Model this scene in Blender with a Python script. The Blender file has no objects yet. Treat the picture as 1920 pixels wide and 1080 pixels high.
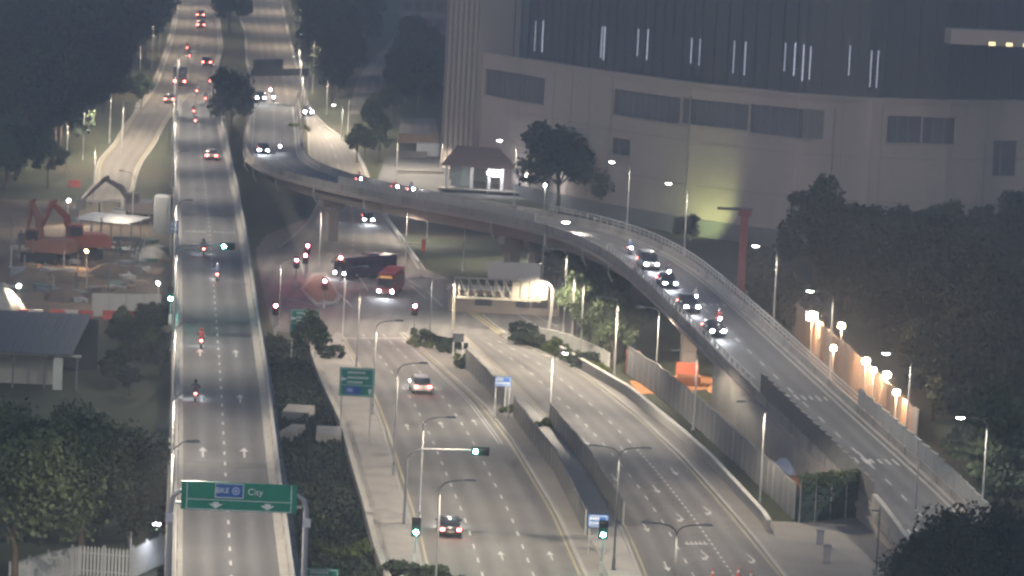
import bpy, bmesh, math, random
from mathutils import Vector, Matrix
random.seed(7)
R_ = math.radians
sc = bpy.context.scene
C = sc.collection

# ------------------------------------------------------------------ camera
FPX, CAMH, HORIZ, ROLL = 7000.0, 55.0, -300.0, 0.049
TILT = math.atan((540 - HORIZ) / FPX)
fw = Vector((0, math.cos(TILT), -math.sin(TILT)))
up0 = Vector((0, math.sin(TILT), math.cos(TILT)))
rt0 = Vector((1, 0, 0))
cu = (up0 * math.cos(ROLL) - rt0 * math.sin(ROLL)).normalized()
cr = (rt0 * math.cos(ROLL) + up0 * math.sin(ROLL)).normalized()
CAM = Vector((0, 0, CAMH))
cam = bpy.data.cameras.new('camera'); camo = bpy.data.objects.new('camera', cam)
cam.sensor_width = 36; cam.lens = FPX / 1920 * 36; cam.clip_start = 1; cam.clip_end = 12000
m = Matrix.Identity(4)
for i in range(3):
    m[i][0], m[i][1], m[i][2], m[i][3] = cr[i], cu[i], -fw[i], CAM[i]
camo.matrix_world = m
C.objects.link(camo); sc.camera = camo

# ------------------------------------------------------------------ world, sun, exposure
SUN_EL, SUN_AZ = 24.0, 200.0
w = bpy.data.worlds.new('World'); sc.world = w; w.use_nodes = True
wn = w.node_tree; bg = wn.nodes['Background']
sky = wn.nodes.new('ShaderNodeTexSky'); sky.sky_type = 'NISHITA'; sky.sun_disc = False
sky.sun_elevation = R_(SUN_EL); sky.sun_rotation = R_(SUN_AZ); sky.air_density = 1.0; sky.dust_density = 1.5; sky.ozone_density = 3.0
wn.links.new(sky.outputs[0], bg.inputs[0]); bg.inputs[1].default_value = 0.055
sl = bpy.data.lights.new('sun', 'SUN'); sl.energy = 0.02; sl.angle = R_(20); sl.color = (1.0, 0.93, 0.85)
so = bpy.data.objects.new('sun', sl); C.objects.link(so)
so.rotation_euler = (R_(90 - SUN_EL), 0, R_(180 - SUN_AZ))
sc.view_settings.view_transform = 'Standard'; sc.view_settings.look = 'None'
sc.view_settings.exposure = 1.1; sc.view_settings.gamma = 1.0; sc.view_settings.use_curve_mapping = False
cy = sc.cycles
cy.max_bounces = 4; cy.diffuse_bounces = 2; cy.glossy_bounces = 2; cy.transmission_bounces = 2; cy.volume_bounces = 0
cy.transparent_max_bounces = 4; cy.use_light_tree = True; cy.caustics_reflective = False; cy.caustics_refractive = False
cy.sample_clamp_indirect = 3.0; cy.use_adaptive_sampling = True; cy.adaptive_threshold = .04; cy.use_denoising = True; cy.pixel_filter_type = 'BLACKMAN_HARRIS'; cy.filter_width = 2.6
LAMP = 1.15   # one dial for all road lamps

# ------------------------------------------------------------------ picture -> place
def ray(px, py): return (fw * FPX + cr * (px - 960) + cu * (540 - py)).normalized()
def P(px, py, z=0.0):
    d = ray(px, py); return CAM + d * ((z - CAMH) / d.z)
def gz(y):
    t = min(1, max(0, (y - 560) / 75.0)); z = 8 * t * t * (3 - 2 * t)
    return z + 0.035 * (min(max(y, 635), 1150) - 635)
def G(px, py, dz=0.0):
    d = ray(px, py); a, b = 100.0, 4000.0
    for _ in range(50):
        k = (a + b) / 2; p = CAM + d * k
        if p.z > gz(p.y) + dz: a = k
        else: b = k
    p = CAM + d * b
    return Vector((p.x, p.y, gz(p.y) + dz))
def proj(p):
    d = Vector(p) - CAM; k = FPX / d.dot(fw); return (960 + d.dot(cr) * k, 540 - d.dot(cu) * k)

# ------------------------------------------------------------------ materials
MATS = {}
def nodes(name):
    m = bpy.data.materials.new(name); m.use_nodes = True; nt = m.node_tree
    return m, nt, nt.nodes['Principled BSDF']
def mat(name, col, rough=0.7, var=0.18, scale=0.6, fine=None, metal=0.0, spec=0.35, bump=0.0, stretch=None, spots=None):
    """procedural paint/stone: colour varied by coarse + fine noise, stains"""
    if name in MATS: return MATS[name]
    m, nt, b = nodes(name); N, L = nt.nodes, nt.links
    tc = N.new('ShaderNodeTexCoord'); mp = N.new('ShaderNodeMapping'); L.new(tc.outputs['Object'], mp.inputs[0])
    if stretch: mp.inputs['Scale'].default_value = stretch
    n1 = N.new('ShaderNodeTexNoise'); n1.inputs['Scale'].default_value = scale; n1.inputs['Detail'].default_value = 5; n1.inputs['Roughness'].default_value = .62
    n2 = N.new('ShaderNodeTexNoise'); n2.inputs['Scale'].default_value = fine or scale * 9; n2.inputs['Detail'].default_value = 3
    L.new(mp.outputs[0], n1.inputs[0]); L.new(tc.outputs['Object'], n2.inputs[0])
    mx = N.new('ShaderNodeMath'); mx.operation = 'MULTIPLY_ADD'; L.new(n2.outputs[0], mx.inputs[0]); mx.inputs[1].default_value = .45; L.new(n1.outputs[0], mx.inputs[2])
    rp = N.new('ShaderNodeValToRGB'); L.new(mx.outputs[0], rp.inputs[0])
    c = Vector(col); e = rp.color_ramp.elements
    e[0].position = .38; e[0].color = (*(c * (1 - var)), 1); e[1].position = 1.05 if False else .98; e[1].color = (*[min(1, v) for v in c * (1 + var)], 1)
    out = rp.outputs[0]
    if spots:
        v = N.new('ShaderNodeTexNoise'); v.inputs['Scale'].default_value = spots[0]; v.inputs['Detail'].default_value = 6; L.new(mp.outputs[0], v.inputs[0])
        r2 = N.new('ShaderNodeValToRGB'); L.new(v.outputs[0], r2.inputs[0]); r2.color_ramp.elements[0].position = spots[1]; r2.color_ramp.elements[1].position = spots[1] + .12
        mm = N.new('ShaderNodeMixRGB'); L.new(r2.outputs[0], mm.inputs[0]); L.new(out, mm.inputs[1]); mm.inputs[2].default_value = (*spots[2], 1); out = mm.outputs[0]
    L.new(out, b.inputs['Base Color'])
    b.inputs['Roughness'].default_value = rough; b.inputs['Metallic'].default_value = metal; b.inputs['Specular IOR Level'].default_value = spec
    if bump:
        bp = N.new('ShaderNodeBump'); bp.inputs['Strength'].default_value = bump; bp.inputs['Distance'].default_value = .05; L.new(n2.outputs[0], bp.inputs['Height']); L.new(bp.outputs[0], b.inputs['Normal'])
    MATS[name] = m; return m
def emit(name, col, s):
    if name in MATS: return MATS[name]
    m, nt, b = nodes(name)
    b.inputs['Base Color'].default_value = (*col, 1); b.inputs['Emission Color'].default_value = (*col, 1); b.inputs['Emission Strength'].default_value = s
    MATS[name] = m; return m
def leafmat(name, col, var=.5):
    m, nt, b = nodes(name); N, L = nt.nodes, nt.links
    tc = N.new('ShaderNodeTexCoord'); n = N.new('ShaderNodeTexNoise'); n.inputs['Scale'].default_value = .55; n.inputs['Detail'].default_value = 4
    L.new(tc.outputs['Object'], n.inputs[0]); oi = N.new('ShaderNodeObjectInfo')
    ad = N.new('ShaderNodeMath'); ad.operation = 'MULTIPLY_ADD'; L.new(oi.outputs['Random'], ad.inputs[0]); ad.inputs[1].default_value = .22; L.new(n.outputs[0], ad.inputs[2])
    rp = N.new('ShaderNodeValToRGB'); L.new(ad.outputs[0], rp.inputs[0]); e = rp.color_ramp.elements; c = Vector(col)
    e[0].position = .35; e[0].color = (*(c * (1 - var)), 1); e[1].position = .85; e[1].color = (c.x * (1 + var) * 1.1, c.y * (1 + var), c.z * (1 + var * .6), 1)
    L.new(rp.outputs[0], b.inputs['Base Color']); b.inputs['Roughness'].default_value = .75; b.inputs['Specular IOR Level'].default_value = .12
    MATS[name] = m; return m

def worn(m):
    nt = m.node_tree; N, L = nt.nodes, nt.links; b = N['Principled BSDF']; src = b.inputs['Base Color'].links[0].from_socket
    uv = N.new('ShaderNodeUVMap'); uv.uv_map = 'road'; sp = N.new('ShaderNodeSeparateXYZ'); L.new(uv.outputs[0], sp.inputs[0])
    m1 = N.new('ShaderNodeMath'); m1.operation = 'MULTIPLY'; L.new(sp.outputs[0], m1.inputs[0]); m1.inputs[1].default_value = 2 * math.pi
    m2 = N.new('ShaderNodeMath'); m2.operation = 'COSINE'; L.new(m1.outputs[0], m2.inputs[0])
    mp = N.new('ShaderNodeMapping'); L.new(uv.outputs[0], mp.inputs[0]); mp.inputs['Scale'].default_value = (1.2, .025, 1)
    n = N.new('ShaderNodeTexNoise'); n.inputs['Scale'].default_value = 1.6; n.inputs['Detail'].default_value = 6; L.new(mp.outputs[0], n.inputs[0])
    m3 = N.new('ShaderNodeMath'); m3.operation = 'MULTIPLY'; L.new(m2.outputs[0], m3.inputs[0]); L.new(n.outputs[0], m3.inputs[1])
    mv = N.new('ShaderNodeMapping'); L.new(uv.outputs[0], mv.inputs[0]); mv.inputs['Scale'].default_value = (.5, .06, 1)
    v = N.new('ShaderNodeTexVoronoi'); v.distance = 'CHEBYCHEV'; v.inputs['Scale'].default_value = 1.0; v.inputs['Randomness'].default_value = .8; L.new(mv.outputs[0], v.inputs[0]); sv = N.new('ShaderNodeSeparateColor'); L.new(v.outputs['Color'], sv.inputs[0])
    m4 = N.new('ShaderNodeMath'); m4.operation = 'MULTIPLY_ADD'; L.new(m3.outputs[0], m4.inputs[0]); m4.inputs[1].default_value = .26; m4.inputs[2].default_value = .9
    m5 = N.new('ShaderNodeMath'); m5.operation = 'MULTIPLY_ADD'; L.new(sv.outputs[0], m5.inputs[0]); m5.inputs[1].default_value = .16; L.new(m4.outputs[0], m5.inputs[2])
    m6 = N.new('ShaderNodeMath'); m6.operation = 'MULTIPLY_ADD'; L.new(n.outputs[0], m6.inputs[0]); m6.inputs[1].default_value = .4; m6.inputs[2].default_value = -.2
    m7 = N.new('ShaderNodeMath'); L.new(m5.outputs[0], m7.inputs[0]); L.new(m6.outputs[0], m7.inputs[1])
    mm = N.new('ShaderNodeMixRGB'); mm.blend_type = 'MULTIPLY'; mm.inputs[0].default_value = 1; L.new(src, mm.inputs[1]); L.new(m7.outputs[0], mm.inputs[2]); L.new(mm.outputs[0], b.inputs['Base Color']); return m
asphalt = mat('asphalt', (.135, .129, .122), .85, .2, .11, 2.2, spec=.2, bump=.15, spots=(.05, .57, (.112, .109, .106)))
asphalt2 = mat('asphalt_deck', (.108, .107, .107), .85, .16, .09, 2.5, spec=.2, bump=.15, stretch=(1, .12, 1), spots=(.06, .6, (.088, .088, .09)))
asphalt3 = mat('asphalt_old', (.165, .15, .132), .88, .2, .12, 2.5, spec=.2, spots=(.07, .58, (.138, .126, .113)))
for a_ in (asphalt, asphalt2, asphalt3): worn(a_)
concrete = mat('concrete', (.26, .245, .222), .85, .22, .5, 5, bump=.2, spots=(.25, .6, (.21, .2, .185)))
concrete2 = mat('concrete_stained', (.22, .205, .188), .88, .3, .35, 4, stretch=(1, 1, .25), spots=(.3, .56, (.14, .13, .12)))
conc_brown = mat('concrete_girder', (.26, .225, .205), .85, .22, .2, 3, stretch=(1, 1, .3), spots=(.2, .6, (.17, .14, .12)))
pave = mat('paving', (.175, .162, .145), .88, .2, .3, 3, spots=(.18, .58, (.17, .16, .145)))
white = mat('road_paint', (.4, .39, .37), .7, .25, 1.2, 12)
yellow = mat('yellow_paint', (.3, .26, .16), .7, .25, 1.2, 12)
steel = mat('galvanised_steel', (.36, .36, .35), .65, .12, 1.5, metal=.1)
dsteel = mat('dark_steel', (.1, .105, .11), .5, .15, 1.5, metal=.3)
grassm = mat('grass_ground', (.05, .056, .036), .95, .45, .07, 1.3, spec=.1, bump=.5, spots=(.03, .56, (.075, .062, .045)))
soil = mat('bare_soil', (.13, .098, .072), .95, .4, .12, 1.8, spec=.1, bump=.6, spots=(.05, .53, (.075, .066, .055)))
soilo = mat('orange_clay', (.36, .17, .08), .95, .35, .3, 2, spec=.1, bump=.6)
hoard = mat('hoarding_grey', (.15, .15, .148), .7, .25, .5, 4, stretch=(1, 1, .2), spots=(.4, .6, (.1, .1, .1)))
hoardd = mat('hoarding_dark', (.095, .095, .094), .7, .3, .5, 4, stretch=(1, 1, .2), spots=(.4, .58, (.06, .06, .06)))
hoardw = mat('hoarding_white', (.5, .49, .44), .7, .15, .5, 4, stretch=(1, 1, .25))
hoardo = mat('hoarding_timber', (.36, .25, .18), .8, .25, .5, 4, stretch=(1, 1, .2))
barrierp = mat('noise_panel', (.12, .12, .115), .75, .22, .4, 4, stretch=(1, 1, .2))  # shade of the unlit outer face is put into this darker colour
barrierl = mat('noise_panel_light', (.25, .25, .24), .8, .15, .3, 4, stretch=(1, 1, .3))  # same barrier, lamplight on the inner face put into the paler colour
signg = mat('sign_green', (.01, .2, .14), .55, .1, .8); signb = mat('sign_blue', (.03, .12, .38), .55, .1, .8)
signw = mat('sign_white', (.62, .66, .66), .55, .08, 1)
glass = mat('dark_glass', (.03, .035, .045), .2, .2, .4, spec=.5)
bark = mat('bark', (.11, .085, .065), .9, .35, 1.2, 8, bump=.5)
tyre = mat('tyre_rubber', (.02, .02, .02), .85, .2, 2); chrome = mat('wheel_rim', (.45, .45, .46), .35, .1, 2, metal=.7)
leafA = leafmat('leaf_dark', (.03, .044, .032)); leafB = leafmat('leaf_mid', (.068, .095, .056)); leafC = leafmat('leaf_light', (.085, .115, .04)); leafD = leafmat('leaf_blue', (.028, .042, .032))
lens_w = emit('lamp_lens', (1, .95, .85), 30); head_w = emit('headlamp', (.9, .93, 1), 200); tail_r = emit('tail_lamp', (1, .12, .09), 30)
tail_o = emit('tail_lamp_amber', (1, .5, .2), 12)
sig_r = emit('signal_red', (1, .1, .15), 280); sig_g = emit('signal_green', (.1, 1, .78), 280); flood_e = emit('floodlight_lens', (1, .72, .45), 500)
sig_off = mat('signal_unlit', (.03, .02, .02), .4, .1); tube_e = emit('tube_light', (.8, .85, 1), .2); win_lit = emit('lit_window', (.8, .85, 1), 2.2); win_warm = emit('lit_window_warm', (1, .8, .4), .8)

# ------------------------------------------------------------------ mesh helpers
class MB:
    def __init__(s): s.v = []; s.f = []
    def add(s, vs, fs):
        o = len(s.v); s.v += [tuple(v) for v in vs]; s.f += [tuple(i + o for i in f) for f in fs]; return s
    def box(s, c, d, rz=0.0, tx=0.0, taper=(1, 1)):
        c = Vector(c); x, y, z = d[0] / 2, d[1] / 2, d[2] / 2; vs = []
        for k in (-1, 1):
            a, b_ = (taper if k > 0 else (1, 1))
            for i, j in ((-1, -1), (1, -1), (1, 1), (-1, 1)):
                v = Vector((i * x * a, j * y * b_, k * z))
                if tx: v = Matrix.Rotation(tx, 3, 'X') @ v
                if rz: v = Matrix.Rotation(rz, 3, 'Z') @ v
                vs.append(c + v)
        return s.add(vs, [(3, 2, 1, 0), (4, 5, 6, 7), (0, 1, 5, 4), (1, 2, 6, 5), (2, 3, 7, 6), (3, 0, 4, 7)])
    def tube(s, pts, rads, n=8, caps=True):
        pts = [Vector(p) for p in pts]
        if not isinstance(rads, (list, tuple)): rads = [rads] * len(pts)
        rings = []
        for i, p in enumerate(pts):
            d = (pts[min(i + 1, len(pts) - 1)] - pts[max(i - 1, 0)]).normalized()
            a = d.orthogonal().normalized() if abs(d.z) > .95 else d.cross(Vector((0, 0, 1))).normalized(); b = d.cross(a)
            if i and (a.dot(la) < 0): a, b = -a, -b
            la = a
            rings.append([p + (a * math.cos(2 * math.pi * k / n) + b * math.sin(2 * math.pi * k / n)) * rads[i] for k in range(n)])
        vs = [v for r in rings for v in r]; fs = []
        for i in range(len(pts) - 1):
            for k in range(n): fs.append((i * n + k, i * n + (k + 1) % n, (i + 1) * n + (k + 1) % n, (i + 1) * n + k))
        if caps: fs += [tuple(range(n))[::-1], tuple((len(pts) - 1) * n + k for k in range(n))]
        return s.add(vs, fs)
    def prism(s, poly, z0, z1):
        n = len(poly); vs = [(x, y, z0) for x, y in poly] + [(x, y, z1) for x, y in poly]
        return s.add(vs, [tuple(range(n))[::-1], tuple(range(n, 2 * n))] + [(i, (i + 1) % n, n + (i + 1) % n, n + i) for i in range(n)])
    def sweep(s, poly, sec, closed=True):
        """section of (right, up) pairs carried along a 3-D polyline"""
        n = len(sec); m_ = len(poly); vs = []
        for i, p in enumerate(poly):
            d = poly[min(i + 1, m_ - 1)] - poly[max(i - 1, 0)]; r = Vector((d.y, -d.x, 0)).normalized()
            vs += [p + r * a + Vector((0, 0, b)) for a, b in sec]
        fs = []
        for i in range(m_ - 1):
            for k in range(n if closed else n - 1):
                fs.append((i * n + k, (i + 1) * n + k, (i + 1) * n + (k + 1) % n, i * n + (k + 1) % n))
        if closed: fs += [tuple(range(n)), tuple((m_ - 1) * n + k for k in range(n))[::-1]]
        return s.add(vs, fs)
    def ball(s, c, r, nu=10, nv=6):
        if not isinstance(r, (tuple, list)): r = (r, r, r)
        vs = []; fs = []
        for j in range(nv + 1):
            t = math.pi * j / nv
            for i in range(nu):
                a = 2 * math.pi * i / nu; vs.append((c[0] + r[0] * math.sin(t) * math.cos(a), c[1] + r[1] * math.sin(t) * math.sin(a), c[2] + r[2] * math.cos(t)))
        for j in range(nv):
            for i in range(nu): fs.append((j * nu + i, (j + 1) * nu + i, (j + 1) * nu + (i + 1) % nu, j * nu + (i + 1) % nu))
        return s.add(vs, fs)
    def wheel(s, c, r, w, n=18):
        return s.tube([(c[0] - w / 2, c[1], c[2]), (c[0] - w / 2 + .03, c[1], c[2]), (c[0] + w / 2 - .03, c[1], c[2]), (c[0] + w / 2, c[1], c[2])], [r * .9, r, r, r * .9], n)
    def mesh(s, name, mt, smooth=False):
        me = bpy.data.meshes.new(name); me.from_pydata(s.v, [], s.f); me.update()
        bm = bmesh.new(); bm.from_mesh(me); bmesh.ops.recalc_face_normals(bm, faces=bm.faces); bm.to_mesh(me); bm.free()
        me.materials.append(mt)
        if smooth: me.polygons.foreach_set('use_smooth', [True] * len(me.polygons))
        return me
    def build(s, name, mt, parent=None, smooth=False): return link(name, s.mesh(name, mt, smooth), parent)
def link(name, me, parent=None, loc=None, rz=0):
    o = bpy.data.objects.new(name, me); C.objects.link(o); o.parent = parent
    if loc is not None: o.location = loc
    if rz: o.rotation_euler.z = rz
    return o
def tag(o, label=None, cat=None, group=None, kind=None):
    if label: o['label'] = label
    if cat: o['category'] = cat
    if group: o['group'] = group
    if kind: o['kind'] = kind
    return o
def thing(name, label, cat, loc=(0, 0, 0), rz=0.0, group=None):
    o = bpy.data.objects.new(name, None); C.objects.link(o); o.empty_display_size = .3
    o.location = loc; o.rotation_euler.z = rz; return tag(o, label, cat, group)
def dup(o, parent=None):
    c = o.copy(); C.objects.link(c); c.parent = parent
    for ch in o.children: dup(ch, c)
    return c
class Proto:
    """first use moves the original, later uses copy it with its parts"""
    def __init__(s, root): s.root = root; s.used = False
    def put(s, loc, rz=0.0, label=None, group=None, scale=None):
        o = dup(s.root) if s.used else s.root; s.used = True
        o.location = loc; o.rotation_euler.z = rz
        if scale: o.scale = scale if isinstance(scale, tuple) else (scale,) * 3
        if label: o['label'] = label
        if group: o['group'] = group
        return o
def light(kind, name, parent, loc, power, col, size=.25, spot=None, blend=.6, rot=(0, 0, 0)):
    l = bpy.data.lights.new(name, kind); l.energy = power; l.color = col; l.shadow_soft_size = size
    if kind == 'SPOT': l.spot_size = R_(spot); l.spot_blend = blend
    o = bpy.data.objects.new(name, l); C.objects.link(o); o.parent = parent; o.location = loc; o.rotation_euler = rot; return o

# ------------------------------------------------------------------ polylines and roads
def cum(pl):
    s = [0.0]
    for a, b in zip(pl, pl[1:]): s.append(s[-1] + (b - a).length)
    return s
def at_len(pl, s, d):
    d = min(max(d, 0), s[-1])
    for i in range(len(pl) - 1):
        if d <= s[i + 1] or i == len(pl) - 2:
            t = (d - s[i]) / max(1e-9, s[i + 1] - s[i]); return pl[i].lerp(pl[i + 1], t)
def resample(pl, n):
    s = cum(pl); return [at_len(pl, s, s[-1] * i / (n - 1)) for i in range(n)]
def smooth(pl, k=30, n=None):
    for _ in range(k): pl = [pl[0]] + [pl[i] * .5 + (pl[i - 1] + pl[i + 1]) * .25 for i in range(1, len(pl) - 1)] + [pl[-1]]
    return pl
def off(pl, d, dz=0.0):
    r = []
    for i, p in enumerate(pl):
        v = pl[min(i + 1, len(pl) - 1)] - pl[max(i - 1, 0)]; q = Vector((v.y, -v.x, 0)).normalized(); r.append(p + q * d + Vector((0, 0, dz)))
    return r
def steps(pl, d, start=0.0):
    s = cum(pl); k = start; out = []
    while k <= s[-1]:
        p = at_len(pl, s, k); q = at_len(pl, s, min(k + .5, s[-1])); p0 = at_len(pl, s, max(0, k - .5)); v = q - p0
        out.append((p, math.atan2(v.y, v.x))); k += d
    return out
class Road:
    def __init__(s, Lp, Rp, n=80, k=6, g=False): s.g = g; s.L = smooth(resample(Lp, n), k); s.R = smooth(resample(Rp, n), k); s.n = n; s.L = [s.on(p) for p in s.L]; s.R = [s.on(p) for p in s.R]; s.mid = [s.on(a.lerp(b, .5)) for a, b in zip(s.L, s.R)]; s.s = cum(s.mid)
    def on(s, p): return Vector((p.x, p.y, gz(p.y))) if s.g else p
    def line(s, u, dz=0.0): return [s.on(a.lerp(b, u)) + Vector((0, 0, dz)) for a, b in zip(s.L, s.R)]
    def sheet(s, name, mt, dz, ug=10, parent=None, lanes=None):
        b = MB()
        for a, c in zip(s.L, s.R): b.v += [tuple(s.on(a.lerp(c, j / ug)) + Vector((0, 0, dz))) for j in range(ug + 1)]
        for i in range(s.n - 1):
            for j in range(ug): k = i * (ug + 1) + j; b.f.append((k, k + 1, k + ug + 2, k + ug + 1))
        o = b.build(name, mt, parent); uvl = o.data.uv_layers.new(name='road'); wdt = (s.L[s.n // 2] - s.R[s.n // 2]).length; nl_ = lanes or max(1, round(wdt / 3.4))
        for lp in o.data.loops: i, j = divmod(lp.vertex_index, ug + 1); uvl.data[lp.index].uv = (j / ug * nl_ * 2, s.s[i])
        return o
    def pt(s, t, u): 
        i = min(int(t * (s.n - 1)), s.n - 2); r = t * (s.n - 1) - i
        return s.on(s.L[i].lerp(s.L[i + 1], r).lerp(s.R[i].lerp(s.R[i + 1], r), u))
    def mark(s, name, u, dz, width=.14, dash=None, mt=None, parent=None, t0=0, t1=1):
        pl = s.line(u, dz); sl_ = cum(pl); a, e = sl_[-1] * t0, sl_[-1] * t1
        if not dash:
            n = max(2, int((e - a) / 3)); return MB().sweep([at_len(pl, sl_, a + (e - a) * i / (n - 1)) for i in range(n)], [(-width / 2, 0), (width / 2, 0)], False).build(name, mt or white, parent)
        D, Gp = dash; k = a + Gp / 2
        me = MB().sweep([Vector((0, -D / 2, 0)), Vector((0, D / 2, 0))], [(-width / 2, 0), (width / 2, 0)], False).mesh(name, mt or white)
        while k + D < e:
            p, q = at_len(pl, sl_, k), at_len(pl, sl_, k + D); d = q - p
            o = link('lane_dash', me, parent, p.lerp(q, .5), heading(p, q)); o.rotation_euler.x = math.atan2(d.z, math.hypot(d.x, d.y)); k += D + Gp
def flat(name, pts, mt, parent=None):
    """one filled outline"""
    bm = bmesh.new(); bm.faces.new([bm.verts.new(p) for p in pts]); bmesh.ops.triangulate(bm, faces=bm.faces)
    me = bpy.data.meshes.new(name); bm.normal_update()
    for f in bm.faces:
        if f.normal.z < 0: f.normal_flip()
    bm.to_mesh(me); bm.free(); me.materials.append(mt); return link(name, me, parent)
def px(l, z=0.0): return [P(*(q if len(q) == 3 else (*q, z))) for q in l]
def gx(l, dz=0.0): return [G(a, b, dz) for a, b in l]
def heading(a, b): d = b - a; return math.atan2(d.y, d.x) - math.pi / 2
def arrow_mesh(kind='straight', Ln=4.0):
    b = MB(); w_ = .09; h = Ln
    if kind == 'straight': b.add([(-w_, 0, 0), (w_, 0, 0), (w_, h * .6, 0), (-w_, h * .6, 0)], [(0, 1, 2, 3)]); b.add([(-.42, h * .6, .0), (.42, h * .6, 0), (0, h, 0)], [(0, 1, 2)])
    else:
        b.add([(-w_, 0, 0), (w_, 0, 0), (w_, h * .62, 0), (-w_, h * .75, 0)], [(0, 1, 2, 3)]); b.add([(w_, h * .62, 0), (.55, h * .8, 0), (.5, h * .92, 0), (-w_, h * .75, 0)], [(0, 1, 2, 3)])
        b.add([(.35, h * 1.02, 0), (.72, h * .68, 0), (.95, h * 1.0, 0)], [(0, 1, 2)])
    return b.mesh('arrow_marking', white)
ARROW = arrow_mesh(); ARROWT = arrow_mesh('turn', 3.8)

# ================================================================== THE SETTING
# ground: one sheet to the horizon, following the rise in the north
def ground():
    ys = [60, 150, 250] + [300 + 20 * i for i in range(12)] + [540 + 5 * i for i in range(24)] + [660 + 30 * i for i in range(17)] + [1200, 1600, 2500, 4500]
    xs = [-1500, -600, -250, -120, -60, -30, 0, 30, 60, 120, 250, 600, 1500]
    b = MB()
    for y in ys:
        for x in xs: b.v.append((x, y, gz(y)))
    n = len(xs)
    for j in range(len(ys) - 1):
        for i in range(n - 1): k = j * n + i; b.f.append((k, k + 1, k + n + 1, k + n))
    return tag(b.build('ground', grassm), kind='structure')
ground()

# ---- expressway beyond the flyovers
EO = Road(gx([(258, 205), (287, 167), (300, 133), (312, 100), (326, 50), (333, 0), (338, -25)]), gx([(404, 205), (400, 167), (405, 125), (414, 95), (410, 50), (401, 10), (397, -25)]) , g=True)
ex = tag(EO.sheet('expressway_outbound', asphalt3, .07), kind='structure')
for u in (.28, .52, .76): EO.mark('lane_line', u, .09, .15, (2.5, 5), parent=ex)
for u in (.04, .965): EO.mark('edge_line', u, .09, .2, parent=ex)
EI = Road(gx([(446, -25), (447, 33), (458, 63), (460, 117), (468, 150), (466, 192)]), gx([(528, -25), (533, 20), (547, 83), (563, 143), (572, 170), (580, 200)]) , g=True)
ei = tag(EI.sheet('expressway_inbound', asphalt3, .07), kind='structure')
for u in (.34, .66): EI.mark('lane_line', u, .09, .15, (2.5, 5), parent=ei)
for u in (.04, .96): EI.mark('edge_line', u, .09, .2, parent=ei)
SL = Road(gx([(140, 392), (165, 362), (184, 340), (182, 320), (182, 300), (206, 283), (228, 250), (262, 202), (285, 175)]), gx([(240, 400), (250, 350), (256, 322), (266, 300), (290, 273), (303, 240), (330, 203), (352, 178)]), 50 , g=True)
slr = tag(SL.sheet('slip_road_west', asphalt3, .06), kind='structure')
for u in (.06, .94): SL.mark('edge_line', u, .08, .2, parent=slr, mt=yellow)
S2 = Road(gx([(572, 208), (576, 250), (578, 300), (594, 340), (600, 372), (575, 420), (520, 466)]), gx([(586, 210), (610, 236), (640, 257), (674, 284), (695, 335), (716, 390), (800, 508)]), 60 , g=True)
s2r = tag(S2.sheet('slip_road_east', asphalt3, .06), kind='structure')
S2.mark('edge_line', .95, .08, .25, parent=s2r); S2.mark('lane_line', .5, .08, .15, (2.5, 4), parent=s2r)
FR = Road(gx([(655, 215), (668, 150), (700, 110), (742, 66)]), gx([(735, 215), (730, 150), (752, 108), (768, 66)]), 30 , g=True)
tag(FR.sheet('hill_access_road', asphalt3, .06), kind='structure')

# ---- crossing and the two surface carriageways
CR = flat('crossing', px([(478, 470), (560, 462), (640, 452), (800, 505), (900, 545), (1010, 568), (1130, 592), (1150, 618), (1040, 628), (968, 640), (880, 642), (772, 642), (645, 642), (588, 628), (512, 620), (496, 560)], .03), asphalt)
cuv = CR.data.uv_layers.new(name='road')
for lp in CR.data.loops: q = CR.data.vertices[lp.vertex_index].co; cuv.data[lp.index].uv = (q.x * .55, q.y)
tag(CR, kind='structure')
M = Road(px([(812, 1150), (779, 1000), (748, 900), (719, 800), (698, 745), (648, 645), (636, 625)]), px([(1128, 1150), (1095, 1080), (1041, 960), (963, 832), (900, 752), (832, 692), (772, 642), (752, 625)]))
mr = tag(M.sheet('main_road_outbound', asphalt, .05), kind='structure')
for u in (.36, .68): M.mark('lane_line', u, .07, .15, (1.9, 3.6), parent=mr)
M.mark('edge_line', .972, .07, .16, parent=mr, mt=yellow); M.mark('edge_line', .03, .07, .16, parent=mr, mt=yellow)
M.mark('edge_line', .88, .07, .12, parent=mr, t0=.5, t1=.96); M.mark('edge_line', .91, .07, .12, parent=mr, t0=.5, t1=.96)
for (t, u, k) in ((.13, .52, 0), (.13, .84, 0), (.55, .2, 0), (.56, .5, 0), (.57, .8, 0)):
    p = M.pt(t, u); q = M.pt(t + .03, u); link('arrow_marking', ARROW, mr, (p.x, p.y, .075), heading(p, q)).scale = (.7, .9, 1)
CW = Road(px([(1228, 1150), (1200, 1070), (1166, 988), (1122, 912), (1062, 832), (1004, 765), (946, 706), (885, 645), (872, 632)]), px([(1530, 1150), (1467, 1077), (1397, 993), (1343, 930), (1280, 860), (1200, 784), (1100, 706), (1055, 680), (968, 642), (940, 630)]))
cwr = tag(CW.sheet('causeway_road_inbound', asphalt, .05), kind='structure')
CW.mark('lane_line', .36, .07, .15, (1.9, 3.6), parent=cwr); CW.mark('lane_line', .64, .07, .14, (.9, .9), parent=cwr, t1=.5); CW.mark('lane_line', .64, .07, .14, (1.9, 3.6), parent=cwr, t0=.5)
for u in (.97,): CW.mark('edge_line', u, .07, .12, parent=cwr, mt=yellow)
CW.mark('edge_line', .03, .07, .14, parent=cwr, mt=yellow)
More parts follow.
